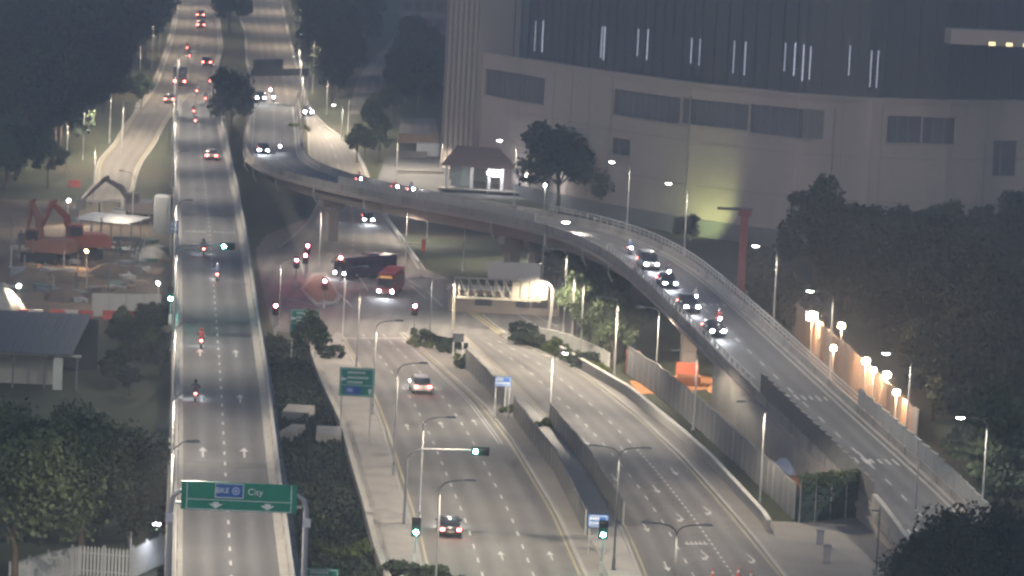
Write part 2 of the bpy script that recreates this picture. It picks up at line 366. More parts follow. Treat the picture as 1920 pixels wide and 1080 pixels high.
for (t, u, k) in ((.13, .2, 0), (.15, .85, 1), (.16, .52, 1), (.24, .19, 0), (.27, .52, 1), (.29, .8, 1), (.36, .5, 0), (.4, .2, 0), (.42, .8, 0), (.5, .5, 0), (.53, .2, 0)):
    p = CW.pt(t, u); q = CW.pt(t + .03, u); link('arrow_marking', ARROWT if k else ARROW, cwr, (p.x, p.y, .075), heading(q, p) if not k else heading(q, p) + .1).scale = (.72, 1, 1)
for i in range(5):
    p = CW.pt(.185, .45 + .035 * i); q = CW.pt(.215, .45 + .035 * i); link('arrow_marking', ARROW, cwr, (p.x, p.y, .075), heading(q, p)).scale = (.8, .35, 1)
# stop lines, yellow box, crossing guide lines in the junction
def stripe(name, a, b, wd, mt, parent, z=.075):
    a, b = P(*a, z), P(*b, z); MB().sweep([a, b], [(-wd / 2, 0), (wd / 2, 0)], False).build(name, mt, parent)
stripe('stop_line', (643, 634), (762, 634), .45, white, CR)
for a, b in (((872, 580), (936, 626)), ((878, 579), (942, 624))): stripe('yellow_line', a, b, .35, yellow, CR)
for a, b in (((905, 590), (958, 632)), ((950, 578), (1010, 612)), ((1000, 590), (1045, 612)), ((630, 545), (660, 575)), ((665, 505), (690, 545)), ((560, 480), (572, 520)), ((770, 535), (800, 560)), ((800, 545), (830, 575)), ((540, 560), (600, 575)), ((660, 590), (700, 590)), ((760, 520), (790, 540))): stripe('guide_line', a, b, .2, white, CR)
# kerbs
def kerb(pl, parent, w_=.3, h=.14, side=1, mt=concrete): return MB().sweep(pl, [(0, 0), (w_ * side, 0), (w_ * side, h), (.03 * side, h), (0, h - .04)]).build('kerb', mt, parent)
kerb(M.line(0, 0), mr, side=-1); kerb(M.line(1, 0), mr); kerb(CW.line(1, 0), cwr); kerb(CW.line(0, 0), cwr, side=-1)
kerb(S2.line(1, 0), s2r, side=1); kerb(S2.line(0, 0), s2r, side=-1); kerb(SL.line(1, 0), slr, side=1); kerb(SL.line(0, 0), slr, side=-1)
kerb(EO.line(0, 0), ex, .5, .35, -1); kerb(EO.line(1, 0), ex, .5, .35); kerb(EI.line(0, 0), ei, .5, .35, -1); kerb(EI.line(1, 0), ei, .5, .35)

# footpaths and medians
A_LINE = px([(1165, 1150), (1122, 1040), (1097, 1000), (1040, 885), (990, 818), (960, 778), (924, 742), (866, 682), (830, 652)])
def between(name, a, b, z, mt, n=40, k=3):
    r = Road(resample(a, n), resample(b, n), n, k); o = MB(); q = off(r.R, 0)
    for p, t in zip(r.L, r.R): o.v += [(p.x, p.y, 0), (p.x, p.y, z), (t.x, t.y, z), (t.x, t.y, 0)]
    for i in range(n - 1):
        for j in range(3): kk = i * 4 + j; o.f.append((kk, kk + 1, kk + 5, kk + 4))
    o.f += [(0, 1, 2, 3), tuple((n - 1) * 4 + j for j in (3, 2, 1, 0))]
    return tag(o.build(name, mt), kind='structure')
between('median_footpath', off(M.R, .31), A_LINE, .13, pave)
between('median_strip', [p.lerp(q, .02) for p, q in zip(resample(A_LINE, 40), resample(CW.L, 40))], off(CW.L, -.31), .12, concrete)
W_D = px([(1440, 1000), (1432, 985), (1337, 880), (1280, 828), (1180, 745), (1090, 692), (1050, 668)])
between('causeway_footpath', off(CW.R, .31), px([(1478, 1040), (1437, 990), (1340, 884), (1283, 832), (1180, 748), (1090, 695), (985, 648)]), .13, pave)
tag(flat('plaza', px([(1478, 1060), (1436, 990), (1430, 975), (1500, 980), (1632, 966), (1720, 1070), (1790, 1150), (1525, 1150)], .10), pave), kind='structure')
CAN_R = px([(740, 1150), (700, 1040), (681, 962), (661, 895), (638, 807), (606, 740), (590, 700), (580, 662)])
between('main_road_footpath', off(CAN_R, .9), off(M.L, -.31), .12, concrete2)

# ---- terrain patches
tag(flat('junction_apron', px([(478, 470), (500, 440), (560, 415), (590, 405), (600, 440), (560, 463)], .015), mat('apron', (.15, .125, .11), .9, .25, .2)), kind='structure')
tag(flat('construction_ground', px([(-60, 590), (330, 610), (325, 470), (322, 420), (150, 380), (-60, 370)], .02), soil), kind='structure')
tag(flat('clay_pit', px([(1180, 715), (1300, 700), (1385, 720), (1470, 830), (1530, 890), (1500, 915), (1400, 800), (1330, 730), (1200, 740)], .03), soilo), kind='structure')
yard = tag(flat('yard', [G(*q, .05) for q in ((700, 362), (720, 300), (745, 225), (825, 225), (850, 300), (1000, 340), (1030, 375), (900, 372))], mat('yard_tarmac', (.1, .1, .1), .9, .2, .3)), kind='structure')

# ================================================================== VIADUCTS
def viaduct_road(th, L, Rr, name='road_surface', mt=asphalt2, dz=.0, n=100):
    r = Road(L, Rr, n, 8); r.sheet(name, mt, dz, 8, th); return r
# straight flyover on the left
LVz = 8.05
lv = thing('straight_viaduct', 'straight grey flyover with two lanes running up the left of the picture', 'viaduct')
LV = viaduct_road(lv, px([(341, 1330), (342, 1080), (343, 900), (343, 700), (342, 600), (340, 440), (337, 360), (334, 290), (336, 240), (343, 190)], LVz), px([(552, 1330), (525, 1080), (503, 900), (485, 720), (468, 600), (447, 440), (434, 360), (421, 300), (409, 250), (403, 192)], LVz))
LV.mark('lane_line', .5, .03, .15, (1.5, 3.2), parent=lv);
def lvt(py):
    return min(range(LV.n), key=lambda i: abs(proj(LV.mid[i])[1] - py)) / (LV.n - 1)
for py in (850, 750, 663):
    for u in (.24, .74):
        t = lvt(py); p = LV.pt(t, u); q = LV.pt(t + .02, u); link('arrow_marking', ARROW, lv, p + Vector((0, 0, .035)), heading(p, q)).scale = (.8, 1.15, 1)
def letters(body, size, mt, name='lettering', depth=.0, align='CENTER'):
    cu_ = bpy.data.curves.new(name, 'FONT'); cu_.body = body; cu_.size = size; cu_.align_x = align; cu_.align_y = 'CENTER'; cu_.extrude = depth
    o = bpy.data.objects.new(name, cu_); me = bpy.data.meshes.new_from_object(o); bpy.data.objects.remove(o); me.materials.clear(); me.materials.append(mt); me.name = name; return me
AHEAD = letters('AHEAD', 1.0, white)
for py in (436,):
    for u in (.25, .75):
        t = lvt(py); p = LV.pt(t, u); o = link('lettering', AHEAD, lv, p + Vector((0, 0, .035)), heading(p, LV.pt(t + .02, u))); o.scale = (.78, 3.2, 1)
t = lvt(458); p = LV.pt(t, .25); o = link('lettering', letters('SLOW', 1.0, white), lv, p + Vector((0, 0, .035)), heading(p, LV.pt(t + .02, .25))); o.scale = (.85, 3.0, 1)
mid = LV.line(.5)
for (a, b) in ((600, 606), (628, 632), (398, 404), (870, 873)):      # darker resurfaced joints
    t0, t1 = lvt(b), lvt(a); MB().sweep([LV.pt(t0, .5) + Vector((0, 0, .012)), LV.pt(t0 + .006, .5) + Vector((0, 0, .012))], [(-3.1, 0), (3.1, 0)], False).build('expansion_joint', mat('joint_tar', (.04, .04, .042), .8), lv)
hwL = (LV.L[40] - LV.R[40]).length / 2
MB().sweep(mid, [(-hwL - .95, -.02), (hwL + 1.15, -.02), (hwL + 1.15, -.35), (hwL - .9, -.75), (hwL - 1.4, -1.9), (-hwL + 1.4, -1.9), (-hwL + .9, -.75), (-hwL - .95, -.35)]).build('girder', concrete2, lv)
def parapet(pl, side, parent, h=.9, kerb_w=.35, th=.32, mt=concrete):
    s = side; k = kerb_w
    return MB().sweep(pl, [(0, -.03), (0, .16), (k * s, .2), ((k + .06) * s, h), ((k + th) * s, h), ((k + th + .04) * s, -.3), (k * s, -.3)]).build('parapet', mt, parent)
parapet(LV.L, -1, lv); parapet(LV.R, 1, lv, kerb_w=.5)
def rail(pl, parent, h, r=.035): return MB().sweep(pl, [(-r, h - r), (r, h - r), (r, h + r), (-r, h + r)]).build('rail', steel, parent)
rail(off(LV.R, .66), lv, 1.18, .025); rail(off(LV.L, -.5), lv, 1.18, .025)
POST = MB().box((0, 0, .15), (.07, .07, .3)).mesh('rail_post', steel)
for pl in (off(LV.R, .66, .88), off(LV.L, -.5, .88)):
    for p, a in steps(pl, 3.2): link('rail_post', POST, lv, p, a)
def pier(parent, p, ang, ztop, zb=0.0, wd=1.7, dp=1.3, mt=concrete2, cap=3.6):
    b = MB(); b.box((0, 0, (ztop - zb - 1.0) / 2), (wd, dp, ztop - zb - 1.0)); b.box((0, 0, (ztop - zb) - .5), (cap, dp * 1.05, 1.0))
    b.add([(-wd / 2, -dp / 2, ztop - zb - 2), (wd / 2, -dp / 2, ztop - zb - 2), (cap / 2, -dp / 2 * 1.02, ztop - zb - .99), (-cap / 2, -dp / 2 * 1.02, ztop - zb - .99), (-wd / 2, dp / 2, ztop - zb - 2), (wd / 2, dp / 2, ztop - zb - 2), (cap / 2, dp / 2 * 1.02, ztop - zb - .99), (-cap / 2, dp / 2 * 1.02, ztop - zb - .99)], [(0, 1, 2, 3), (7, 6, 5, 4), (0, 3, 7, 4), (1, 5, 6, 2)])
    return link('pier', b.mesh('pier', mt), parent, (p.x, p.y, zb), ang)
for p, a in steps(mid, 36, 20)[:10]: pier(lv, p, a + math.pi / 2, LVz - 1.9)

# curved flyover on the right
near_top = px([(467, 170, 8.95), (464, 205, 8.95), (462, 240, 8.95), (457, 268, 8.95), (463, 296, 8.95), (486, 309, 8.95), (560, 328, 8.95), (660, 352, 8.95), (760, 371, 8.95), (860, 387, 8.95), (950, 399, 8.95), (1007, 412, 8.95), (1073, 433, 8.95), (1120, 455, 8.95), (1180, 497, 8.9), (1247, 563, 8.3), (1325, 640, 7.2), (1413, 728, 5.5), (1461, 772, 4.6), (1562, 872, 2.9), (1632, 930, 2.2), (1700, 1033, 1.3), (1765, 1140, 1.0)])
near_top = smooth(resample(near_top, 160), 45)
nl = [p - Vector((0, 0, .9)) for p in near_top]                      # near road edge at deck level
nl = off(nl, -.75)                                                   # parapet stands outside the road
rv = thing('curved_viaduct', 'brown curved flyover ramp sweeping from the expressway down to the lower right', 'viaduct')
RV = Road(nl, off(nl, -7.2), 160, 4)
RV.sheet('road_surface', asphalt2, .0, 8, rv)
RV.mark('lane_line', .5, .03, .15, (1.9, 3.6), parent=rv); RV.mark('edge_line', .05, .03, .14, parent=rv); RV.mark('edge_line', .95, .03, .14, parent=rv)
def rvt(x): return min(range(RV.n), key=lambda i: abs(proj(near_top[i])[0] - x) + (0 if near_top[i].y < 530 else 1e4)) / (RV.n - 1)
def cut(pl, x0, x1):
    a, b = rvt(x0), rvt(x1); n = len(pl); return pl[int(a * (n - 1)):int(b * (n - 1)) + 1]
midR = RV.line(.5)
MB().sweep(midR, [(-4.55, -.02), (4.55, -.02), (4.55, -.45), (2.9, -.8), (2.2, -2.1), (-2.2, -2.1), (-2.9, -.8), (-4.55, -.45)]).build('girder', conc_brown, rv)
parapet(RV.L, 1, rv, mt=concrete2); parapet(RV.R, -1, rv, mt=concrete2)
POSTW = MB().box((0, 0, .32), (.34, .1, .64)).mesh('baluster', mat('light_post', (.5, .5, .48), .6))
for p, a in steps(cut(off(RV.L, .55, .88), 1135, 1412), 2.1): link('baluster', POSTW, rv, p, a)
rail(cut(off(RV.L, .55, .88), 1135, 1412), rv, .68, .05)
POSTF = MB().box((0, 0, .4), (.09, .09, .8)).mesh('rail_post', steel)
farr = cut(off(RV.R, -.55, .88), 880, 1440)
for p, a in steps(farr, 1.8): link('rail_post', POSTF, rv, p, a)
rail(farr, rv, .42, .04); rail(farr, rv, .8, .05)
# mesh fence panels on the near parapet over the junction
FPAN = MB().box((0, 0, .5), (2.3, .05, 1.0)).mesh('fence_panel', mat('fence_mesh', (.3, .3, .29), .7))
for p, a in steps(cut(off(RV.L, .55, .89), 640, 1010), 2.4): link('fence_panel', FPAN, rv, p, a)
# noise barriers towards the ramp foot
def panels(pl, wd, h, mt, parent, name='barrier_panel', th=.12, ribs=4, jit=.0):
    b = MB(); b.box((0, 0, h / 2), (wd - .06, th, h))
    for i in range(ribs): b.box((-wd / 2 + wd * (i + .5) / ribs, 0, h / 2), (wd / ribs * .35, th + .07, h - .06))
    b.box((0, 0, h - .05), (wd - .04, th + .1, .1)); me = b.mesh(name, mt)
    for p, a in steps(pl, wd, wd / 2):
        o = link(name, me, parent, p, a)
        if jit: o.rotation_euler.x = random.uniform(-jit, jit); o.location.z += random.uniform(-.06, .06)
panels(cut(off(RV.L, .55, .88), 1415, 1640), 2.0, 1.9, barrierp, rv)
nb = [p for p in off(RV.R, -.55, .88)][int(rvt(1440) * 159):int(rvt(1716) * 159)]
panels(nb, 2.5, 1.6, barrierl, rv, ribs=1, th=.1)
MB().sweep(cut(off(RV.L, .56, .0), 1638, 1718), [(-.2, .5), (.22, .5), (.22, 1.9), (-.2, 1.9)]).build('end_wall', concrete, rv)
for x, k in ((597, .5), (940, .35), (952, .72), (1216, .5), (1336, .5), (1440, .5)):
    i = int(rvt(x - (0 if x > 1000 else 40)) * 159); p = RV.pt(i / 159, k); d = RV.L[i + 1] - RV.L[i]; pier(rv, p, math.atan2(d.y, d.x) + math.pi / 2, p.z - 2.1, cap=3.4, wd=1.5, mt=conc_brown)
# flank wall closing the ramp
fl = off(RV.L, .79)[int(rvt(1340) * 159):]
b = MB()
for p in fl: b.v += [(p.x, p.y, 0), (p.x, p.y, p.z - .25)]
for i in range(len(fl) - 1): b.f.append((2 * i, 2 * i + 2, 2 * i + 3, 2 * i + 1))
b.build('flank_wall', concrete, rv)
JNT = MB().box((0, 0, .3), (.07, .03, 1.25)).mesh('joint', mat('joint_dark', (.07, .065, .06), .9))
for p, a in steps(off(RV.L, .80)[12:150], 5.0): link('joint', JNT, rv, p, a)
for p, a in steps(off(RV.R, -.335)[12:150], 5.0): link('joint', JNT, rv, p, a)
JLV = MB().box((0, 0, .56), (.06, .03, .7)).mesh('joint', mat('joint_dark', (.07, .065, .06), .9))
for pl_ in (off(LV.L, -.37), off(LV.R, .52)):
    for p, a in steps(pl_, 6.0): link('joint', JLV, lv, p, a)
DRN = MB().tube([(0, 0, 0), (0, 0, -1.3), (0, .5, -2.2)], .09, 7).mesh('drain_pipe', steel)
for p, a in steps(off(RV.L, .92, -.1)[20:100], 14.0): link('drain_pipe', DRN, rv, p, a)
# road lettering on the ramp
RBAR = MB().sweep([Vector((0, -1.1, 0)), Vector((0, 1.1, 0))], [(-.1, 0), (.1, 0)], False).mesh('rumble_bar', white)
for x, k in ((1440, 1), (1560, 1), (1690, 1), (1265, .7)):
    t = rvt(x - 30)
    for j in range(9):
        p = RV.pt(t, .1 + .095 * j); q = RV.pt(t + .01, .1 + .095 * j); o = link('rumble_bar', RBAR, rv, p + Vector((0, 0, .035)), heading(q, p)); o.scale.y = random.uniform(.6, 1.1); dd = p - q; o.rotation_euler.x = math.atan2(dd.z, math.hypot(dd.x, dd.y))
RAMP_ARROW = (1607, 848)

# ================================================================== BUILDINGS
def along(Fp):
    s = [0.0]
    for a, b in zip(Fp, Fp[1:]): s.append(s[-1] + math.hypot(b[0] - a[0], b[1] - a[1]))
    return s
def pt_u(Fp, s, u, inset=0.0):
    for i in range(len(Fp) - 1):
        if u <= s[i + 1] or i == len(Fp) - 2:
            t = (u - s[i]) / (s[i + 1] - s[i]); dx, dy = Fp[i + 1][0] - Fp[i][0], Fp[i + 1][1] - Fp[i][1]; l = math.hypot(dx, dy)
            return Fp[i][0] + dx * t - dy / l * inset, Fp[i][1] + dy * t + dx / l * inset, math.atan2(dy, dx)
def hit(Fp, s, x, y):
    d = ray(x, y); best = None
    for i in range(len(Fp) - 1):
        ax, ay = Fp[i]; bx, by = Fp[i + 1]; ex_, ey = bx - ax, by - ay; den = d.x * ey - d.y * ex_
        if abs(den) < 1e-9: continue
        k = (ax * ey - ay * ex_) / den; q = CAM + d * k; t = ((q.x - ax) * ex_ + (q.y - ay) * ey) / (ex_ ** 2 + ey ** 2)
        if -.02 <= t <= 1.02: best = (s[i] + t * (s[i + 1] - s[i]), q.z)
    return best
def facade(Fp, z0, z1, openings, name, mt, parent, depth=.35):
    """wall following a plan line, with real openings"""
    s = along(Fp); us = sorted(set([round(v, 3) for v in s] + [round(o[k], 3) for o in openings for k in (0, 1)])); zs = sorted(set([z0, z1] + [round(o[k], 3) for o in openings for k in (2, 3)]))
    b = MB()
    for i in range(len(us) - 1):
        for j in range(len(zs) - 1):
            um, zm = (us[i] + us[i + 1]) / 2, (zs[j] + zs[j + 1]) / 2
            if any(o[0] < um < o[1] and o[2] < zm < o[3] for o in openings): continue
            (xa, ya, _), (xb, yb, _) = pt_u(Fp, s, us[i]), pt_u(Fp, s, us[i + 1]); b.add([(xa, ya, zs[j]), (xb, yb, zs[j]), (xb, yb, zs[j + 1]), (xa, ya, zs[j + 1])], [(0, 1, 2, 3)])
    for o in openings:
        for (u0, u1, a, c) in ((o[0], o[0], o[2], o[3]), (o[1], o[1], o[2], o[3])):
            x, y, _ = pt_u(Fp, s, u0); X, Y, _ = pt_u(Fp, s, u0, depth); b.add([(x, y, a), (X, Y, a), (X, Y, c), (x, y, c)], [(0, 1, 2, 3)])
        for z in (o[2], o[3]):
            (x, y, _), (X, Y, _) = pt_u(Fp, s, o[0]), pt_u(Fp, s, o[1]); (p, q, _), (p2, q2, _) = pt_u(Fp, s, o[0], depth), pt_u(Fp, s, o[1], depth); b.add([(x, y, z), (X, Y, z), (p2, q2, z), (p, q, z)], [(0, 1, 2, 3)])
    return b.build(name, mt, parent)
fac_wall = mat('factory_wall', (.31, .262, .24), .85, .16, .08, 1.2, stretch=(1, 1, .22), spots=(.09, .56, (.25, .22, .205)))
fac_up = mat('factory_cladding', (.05, .056, .068), .6, .15, .1, 1.5)
BF = [(-11.5, 592), (-3.3, 579), (10.2, 554), (24.3, 533), (38.6, 521), (48.8, 519), (60, 522), (74, 531), (100, 548)]
bs = along(BF); ZT = 21.8
fb = thing('factory_building', 'huge beige factory block with curved wall and dark upper storey at top right', 'building', (30, 530, 0))
fb_loc = Vector((30, 530, 0)); BF = [(x - 30, y - 530) for x, y in BF]
def hitf(x, y): 
    W = [(a + 30, c + 530) for a, c in BF]; return hit(W, bs, x, y)
ops = []
for x0, x1, yt, yb in ((910, 1020, 135, 187), (1150, 1274, 173, 224), (1279, 1402, 188, 238), (1408, 1543, 200, 256), (1665, 1726, 216, 268), (1732, 1790, 219, 270), (1147, 1180, 258, 291), (1864, 1905, 262, 330)):
    a, c = hitf(x0, yt), hitf(x1, yb); top = hitf((x0 + x1) / 2, (yt + yt + 4) / 2)[1]; bot = hitf((x0 + x1) / 2, yb)[1]; ops.append((a[0], c[0], round(bot, 2), round(top, 2)))
facade(BF, 0, ZT, ops, 'wall', fac_wall, fb)
frame_m = mat('window_frame', (.2, .2, .2), .5)
winm = mat('factory_glass', (.085, .09, .105), .35, .2, .3, 2)
for (u0, u1, z0, z1) in ops:
    b = MB(); n = 4
    pts = [pt_u(BF, bs, u0 + (u1 - u0) * i / n, .34) for i in range(n + 1)]
    for i in range(n): b.add([(pts[i][0], pts[i][1], z0), (pts[i + 1][0], pts[i + 1][1], z0), (pts[i + 1][0], pts[i + 1][1], z1), (pts[i][0], pts[i][1], z1)], [(0, 1, 2, 3)])
    wo = b.build('window', winm, fb)
    for i in range(1, int((u1 - u0) / 1.6)):
        x, y, a = pt_u(BF, bs, u0 + 1.6 * i, .3); link('mullion', MB().box((0, 0, (z0 + z1) / 2), (.08, .06, z1 - z0)).mesh('mullion', frame_m), wo, (x, y, 0), a)
    x, y, a = pt_u(BF, bs, (u0 + u1) / 2, -.05); link('sill', MB().box((0, 0, z0 - .08), (u1 - u0 + .2, .25, .14)).mesh('sill', concrete), wo, (x, y, 0), a)
GRV = MB().box((0, 0, ZT / 2), (.07, .06, ZT - 1)).mesh('wall_joint', mat('joint_grey', (.12, .115, .11), .9)); u = bs[1] + 6
while u < bs[-1] - 1:
    if not any(o[0] - .3 < u < o[1] + .3 for o in ops): X, Y, a = pt_u(BF, bs, u, .0); link('wall_joint', GRV, fb, (X, Y, 0), a)
    u += 5.6
for z in (7.2, 13.4): MB().sweep([Vector((*pt_u(BF, bs, bs[-1] * i / 60)[:2], z)) for i in range(8, 61)], [(-.02, 0), (.035, 0), (.035, .07), (-.02, .07)]).build('wall_joint', mat('joint_grey', (.12, .115, .11), .9), fb)
# ledge, set-back upper storey with cladding ribs and tube lights
b = MB(); s_ = bs[-1]; pl = [Vector((*pt_u(BF, bs, s_ * i / 60)[:2], ZT)) for i in range(8, 61)]
b.sweep(pl, [(-1.6, -.5), (.25, -.5), (.25, .0), (-1.6, .0)]).build('ledge', fac_wall, fb)
b = MB(); pl2 = [Vector((*pt_u(BF, bs, s_ * i / 60, 1.5)[:2], ZT - .3)) for i in range(8, 61)]
b.sweep(pl2, [(0, 0), (0, 17), (-.4, 17), (-.4, 0)]).build('upper_storey', fac_up, fb)
RIB = MB().box((0, 0, 8.3), (.12, .18, 16.6)).mesh('cladding_rib', fac_up)
u = bs[1] + 1
while u < s_ - 1:
    x, y, a = pt_u(BF, bs, u, 1.42); link('cladding_rib', RIB, fb, (x, y, ZT - .2), a); u += 2.4
TUBES = [MB().box((0, 0, 0), (.13, .12, 4.3)).mesh('tube_light', emit('tube_light_%d' % k, (.8, .84, 1), e_)) for k, e_ in enumerate((.22, .13, .08, .17))]
for x, y0, y1 in ((990, 38, 96), (1004, 38, 98), (1115, 50, 108), (1120, 50, 112), (1183, 55, 104), (1201, 55, 112), (1283, 72, 118), (1302, 74, 122), (1366, 78, 136), (1387, 80, 140), (1462, 82, 132), (1480, 82, 140), (1496, 86, 150), (1517, 90, 148), (1591, 88, 140), (1631, 98, 162), (1651, 98, 164)):
    h0 = hitf(x, (y0 + y1) / 2)
    if h0:
        X, Y, a = pt_u(BF, bs, h0[0], 1.25); o = link('tube_light', TUBES[(x * 7) % 4], fb, (X, Y, h0[1]), a); o.scale.z = (y1 - y0) / 54
# corner tower with vertical fins, plinth, roof box on the right
tw = MB(); tx, ty = -12.2, 592 - 6; a0 = math.atan2(-13, 8.2)
o = link('corner_tower', MB().box((0, 0, 20), (8.5, 8, 40)).mesh('corner_tower', fac_wall), fb, (-6.5 - 30, 589 - 530, 0), math.atan2(-11, 9))
for k in range(7): link('tower_fin', MB().box((-3.9 + 1.3 * k, -4.1, 20), (.32, .3, 39.9)).mesh('tower_fin', mat('fin_grey', (.17, .16, .155), .8)), o)
o = link('roof_canopy', MB().box((0, 0, 0), (16, 4, 2.0)).mesh('roof_canopy', fac_wall), fb, (66 - 30, 514 - 530, 31.2), .1)
for k in (-2.2, .2, 2.6): link('lit_window', MB().box((k, -2.02, -.75), (.9, .06, .5)).mesh('lit_window', win_warm), o)
MB().sweep([Vector((*pt_u(BF, bs, s_ * i / 60)[:2], 0)) for i in range(8, 61)], [(.02, 0), (.3, 0), (.3, 2.4), (.02, 2.4)]).build('plinth', mat('plinth', (.12, .125, .13), .85), fb)
for x in (1290, 1560):     # downpipes
    h0 = hitf(x, 300); X, Y, a = pt_u(BF, bs, h0[0], -.12); link('downpipe', MB().tube([(0, 0, 0), (0, 0, 20)], .1, 6).mesh('downpipe', frame_m), fb, (X, Y, 0), a)
# wall washer that lights the wall yellow-green
def floodpost(name, label, p, h, target, power, col, spot=95, lens=None, group=None):
    d = Vector(target) - Vector((p[0], p[1], p[2] + h)); r = thing(name, label, 'floodlight', p, math.atan2(d.y, d.x) - math.pi / 2, group)
    MB().tube([(0, 0, 0), (0, 0, h - .1)], [.07, .05], 6).build('pole', steel, r); pit = math.atan2(d.z, math.hypot(d.x, d.y))
    hd = MB().box((0, 0, 0), (.7, .22, .55)).build('lamp_housing', dsteel, r); hd.location = (0, 0, h); hd.rotation_euler.x = pit
    l = MB().ball((0, .12, 0), (.25, .13, .25), 14, 8).build('lens', lens or flood_e, hd, True)
    light('SPOT', 'lamp_light', r, (0, .35 * math.cos(pit), h + .35 * math.sin(pit)), power, col, .15, spot, .5, (math.pi / 2 + pit, 0, 0)); return r
t_ = hitf(1345, 400); X, Y, a = pt_u(BF, bs, t_[0], -6.0)
floodpost('wall_washer', 'floodlight on a short post washing the factory wall yellow green', (X + 30, Y + 530, 0), 1.6, (X + 30 + .8, Y + 530 + 6.0, 4.5), 1700, (.85, 1.0, .38), 130, emit('washer_lens', (.85, 1, .4), 4))

# low pavilion with red-brown roof
pv0 = G(905, 352); pv = thing('pavilion', 'low pavilion with red brown hipped roof and lit white columns', 'building', pv0, -.06)
rf = mat('roof_tile', (.17, .115, .1), .8, .2, .5, 4)
MB().add([(-6.4, -4.6, 3.5), (6.2, -4.6, 3.5), (6.2, 5, 3.5), (-6.4, 5, 3.5), (-4.4, 1, 6.3), (4.4, 1, 6.2)], [(0, 1, 5, 4), (1, 2, 5), (2, 3, 4, 5), (3, 0, 4), (3, 2, 1, 0)]).build('roof', rf, pv)
TILE = MB().box((0, 0, 0), (.1, 5.9, .07)).mesh('roof_batten', rf)
for k in range(11):
    x = -4.8 + .95 * k; o = link('roof_batten', TILE, pv, (x * .86, -1.85, 4.95)); o.rotation_euler = (math.atan2(2.75, 5.6), 0, 0); o.scale.y = .9
MB().box((-3.4, -1.0, 1.75), (3.0, .2, 3.5)).build('wall', mat('pavilion_panel', (.33, .38, .38), .7), pv); MB().box((0, 3, 1.75), (11, .25, 3.5)).build('rear_wall', concrete, pv)
colm = mat('white_column', (.55, .54, .55), .7)
for x in (-5.4, -1.5, 1.2, 3.2, 5.4): MB().box((x, -4.0, 1.75), (.45, .45, 3.5)).build('column', colm, pv)
cl = MB().box((2.3, -4.35, 2.75), (1.5, .1, 1.0)).build('lit_sign', emit('bright_panel', (.9, .9, 1), 7), pv)
light('POINT', 'lamp_light', pv, (2.3, -5.2, 2.7), 160, (.9, .92, 1), .3)
MB().box((0, -4.2, .08), (13, 3.4, .16)).build('floor_slab', concrete, pv)
# terraces left of it: low retaining walls and a white container
def block(name, label, cat, p, d, mt, rz=0.0, group=None, extra=None):
    r = thing(name, label, cat, p, rz, group); MB().box((0, 0, d[2] / 2), d).build('body', mt, r)
    if extra: extra(r)
    return r
for i, (x0, x1, y, hh, mt, lb) in enumerate(((746, 822, 268, 1.5, mat('sand_wall', (.45, .31, .19), .8), 'sandy orange retaining wall below the sloping car park'), (746, 800, 296, 1.0, concrete2, 'low stained retaining wall left of the white container'), (745, 832, 330, .9, concrete, 'long pale retaining wall in front of the yard'))):
    a, c = G(x0, y), G(x1, y); r = thing('retaining_wall', lb, 'wall', a, math.atan2(c.y - a.y, c.x - a.x)); L_ = (c - a).length
    n = max(2, int(L_ / 2.4))
    for k in range(n): MB().box(((k + .5) * L_ / n, 0, hh / 2), (L_ / n - .03, .35, hh)).build('wall_panel', mt, r)
    MB().box((L_ / 2, 0, hh + .06), (L_ + .1, .45, .12)).build('coping', concrete, r)
def cont_extra(L_, W_, H_, mt):
    def f(r):
        for k in range(int(L_ / .45)): 
            MB().box((-L_ / 2 + .3 + .45 * k, -W_ / 2 - .03, H_ / 2), (.22, .06, H_ - .3)).build('rib', mt, r)
        for s in (-1, 1): MB().box((L_ / 2 + .02, s * W_ / 4, H_ / 2), (.05, W_ / 2 - .08, H_ - .2)).build('door', mt, r)
        MB().box((0, 0, H_ + .04), (L_ + .06, W_ + .06, .08)).build('roof', mt, r)
    return f
wc = mat('container_white', (.55, .56, .56), .6, .1); block('container', 'white container box beside the pavilion yard', 'container', G(802, 292), (3.6, 2.4, 1.9), wc, -.05, extra=cont_extra(3.6, 2.4, 1.9, wc))
slab = Road(gx([(748, 258), (752, 222)]), gx([(822, 258), (815, 222)]), 12, g=True); tag(slab.sheet('car_park', asphalt3, .06), kind='structure')

# dark slab block at the top with one lit sign
db0 = G(812, 96); db = thing('dark_block', 'dark low-rise block with lit ground floor at the top centre', 'building', db0, -.1)
dbm = mat('dark_block_wall', (.085, .075, .08), .85, .15, .15); MB().box((0, 5, 9), (14, 10, 18)).build('wall', dbm, db)
for f_ in range(4): MB().box((0, -.15, 3.6 + 3.6 * f_), (14.2, .5, .9)).build('balcony_band', mat('dark_band', (.14, .125, .125), .85), db)
for f_ in range(4):
    for k in range(6): MB().box((-5.6 + 2.2 * k, -.05, 5.4 + 3.6 * f_), (1.5, .12, 1.7)).build('window', glass, db)
MB().box((-1.6, -.3, 1.9), (2.6, .1, .8)).build('lit_sign', emit('amber_sign', (1, .75, .35), .9), db); MB().box((1.4, -.3, 1.8), (.9, .1, .8)).build('lit_sign', emit('white_sign', (1, .95, .9), 3), db); MB().box((3, -.3, 1.8), (2.0, .1, .5)).build('red_sign', emit('red_sign', (1, .15, .1), .6), db)
MB().box((-6.2, -2.2, 1.6), (.4, .4, 3.2)).build('column', concrete, db); MB().box((-4.9, -1.2, 12.5), (1.4, 1, 1.2)).build('roof_lamp', emit('roof_lamp', (1, .93, .8), 5), db)

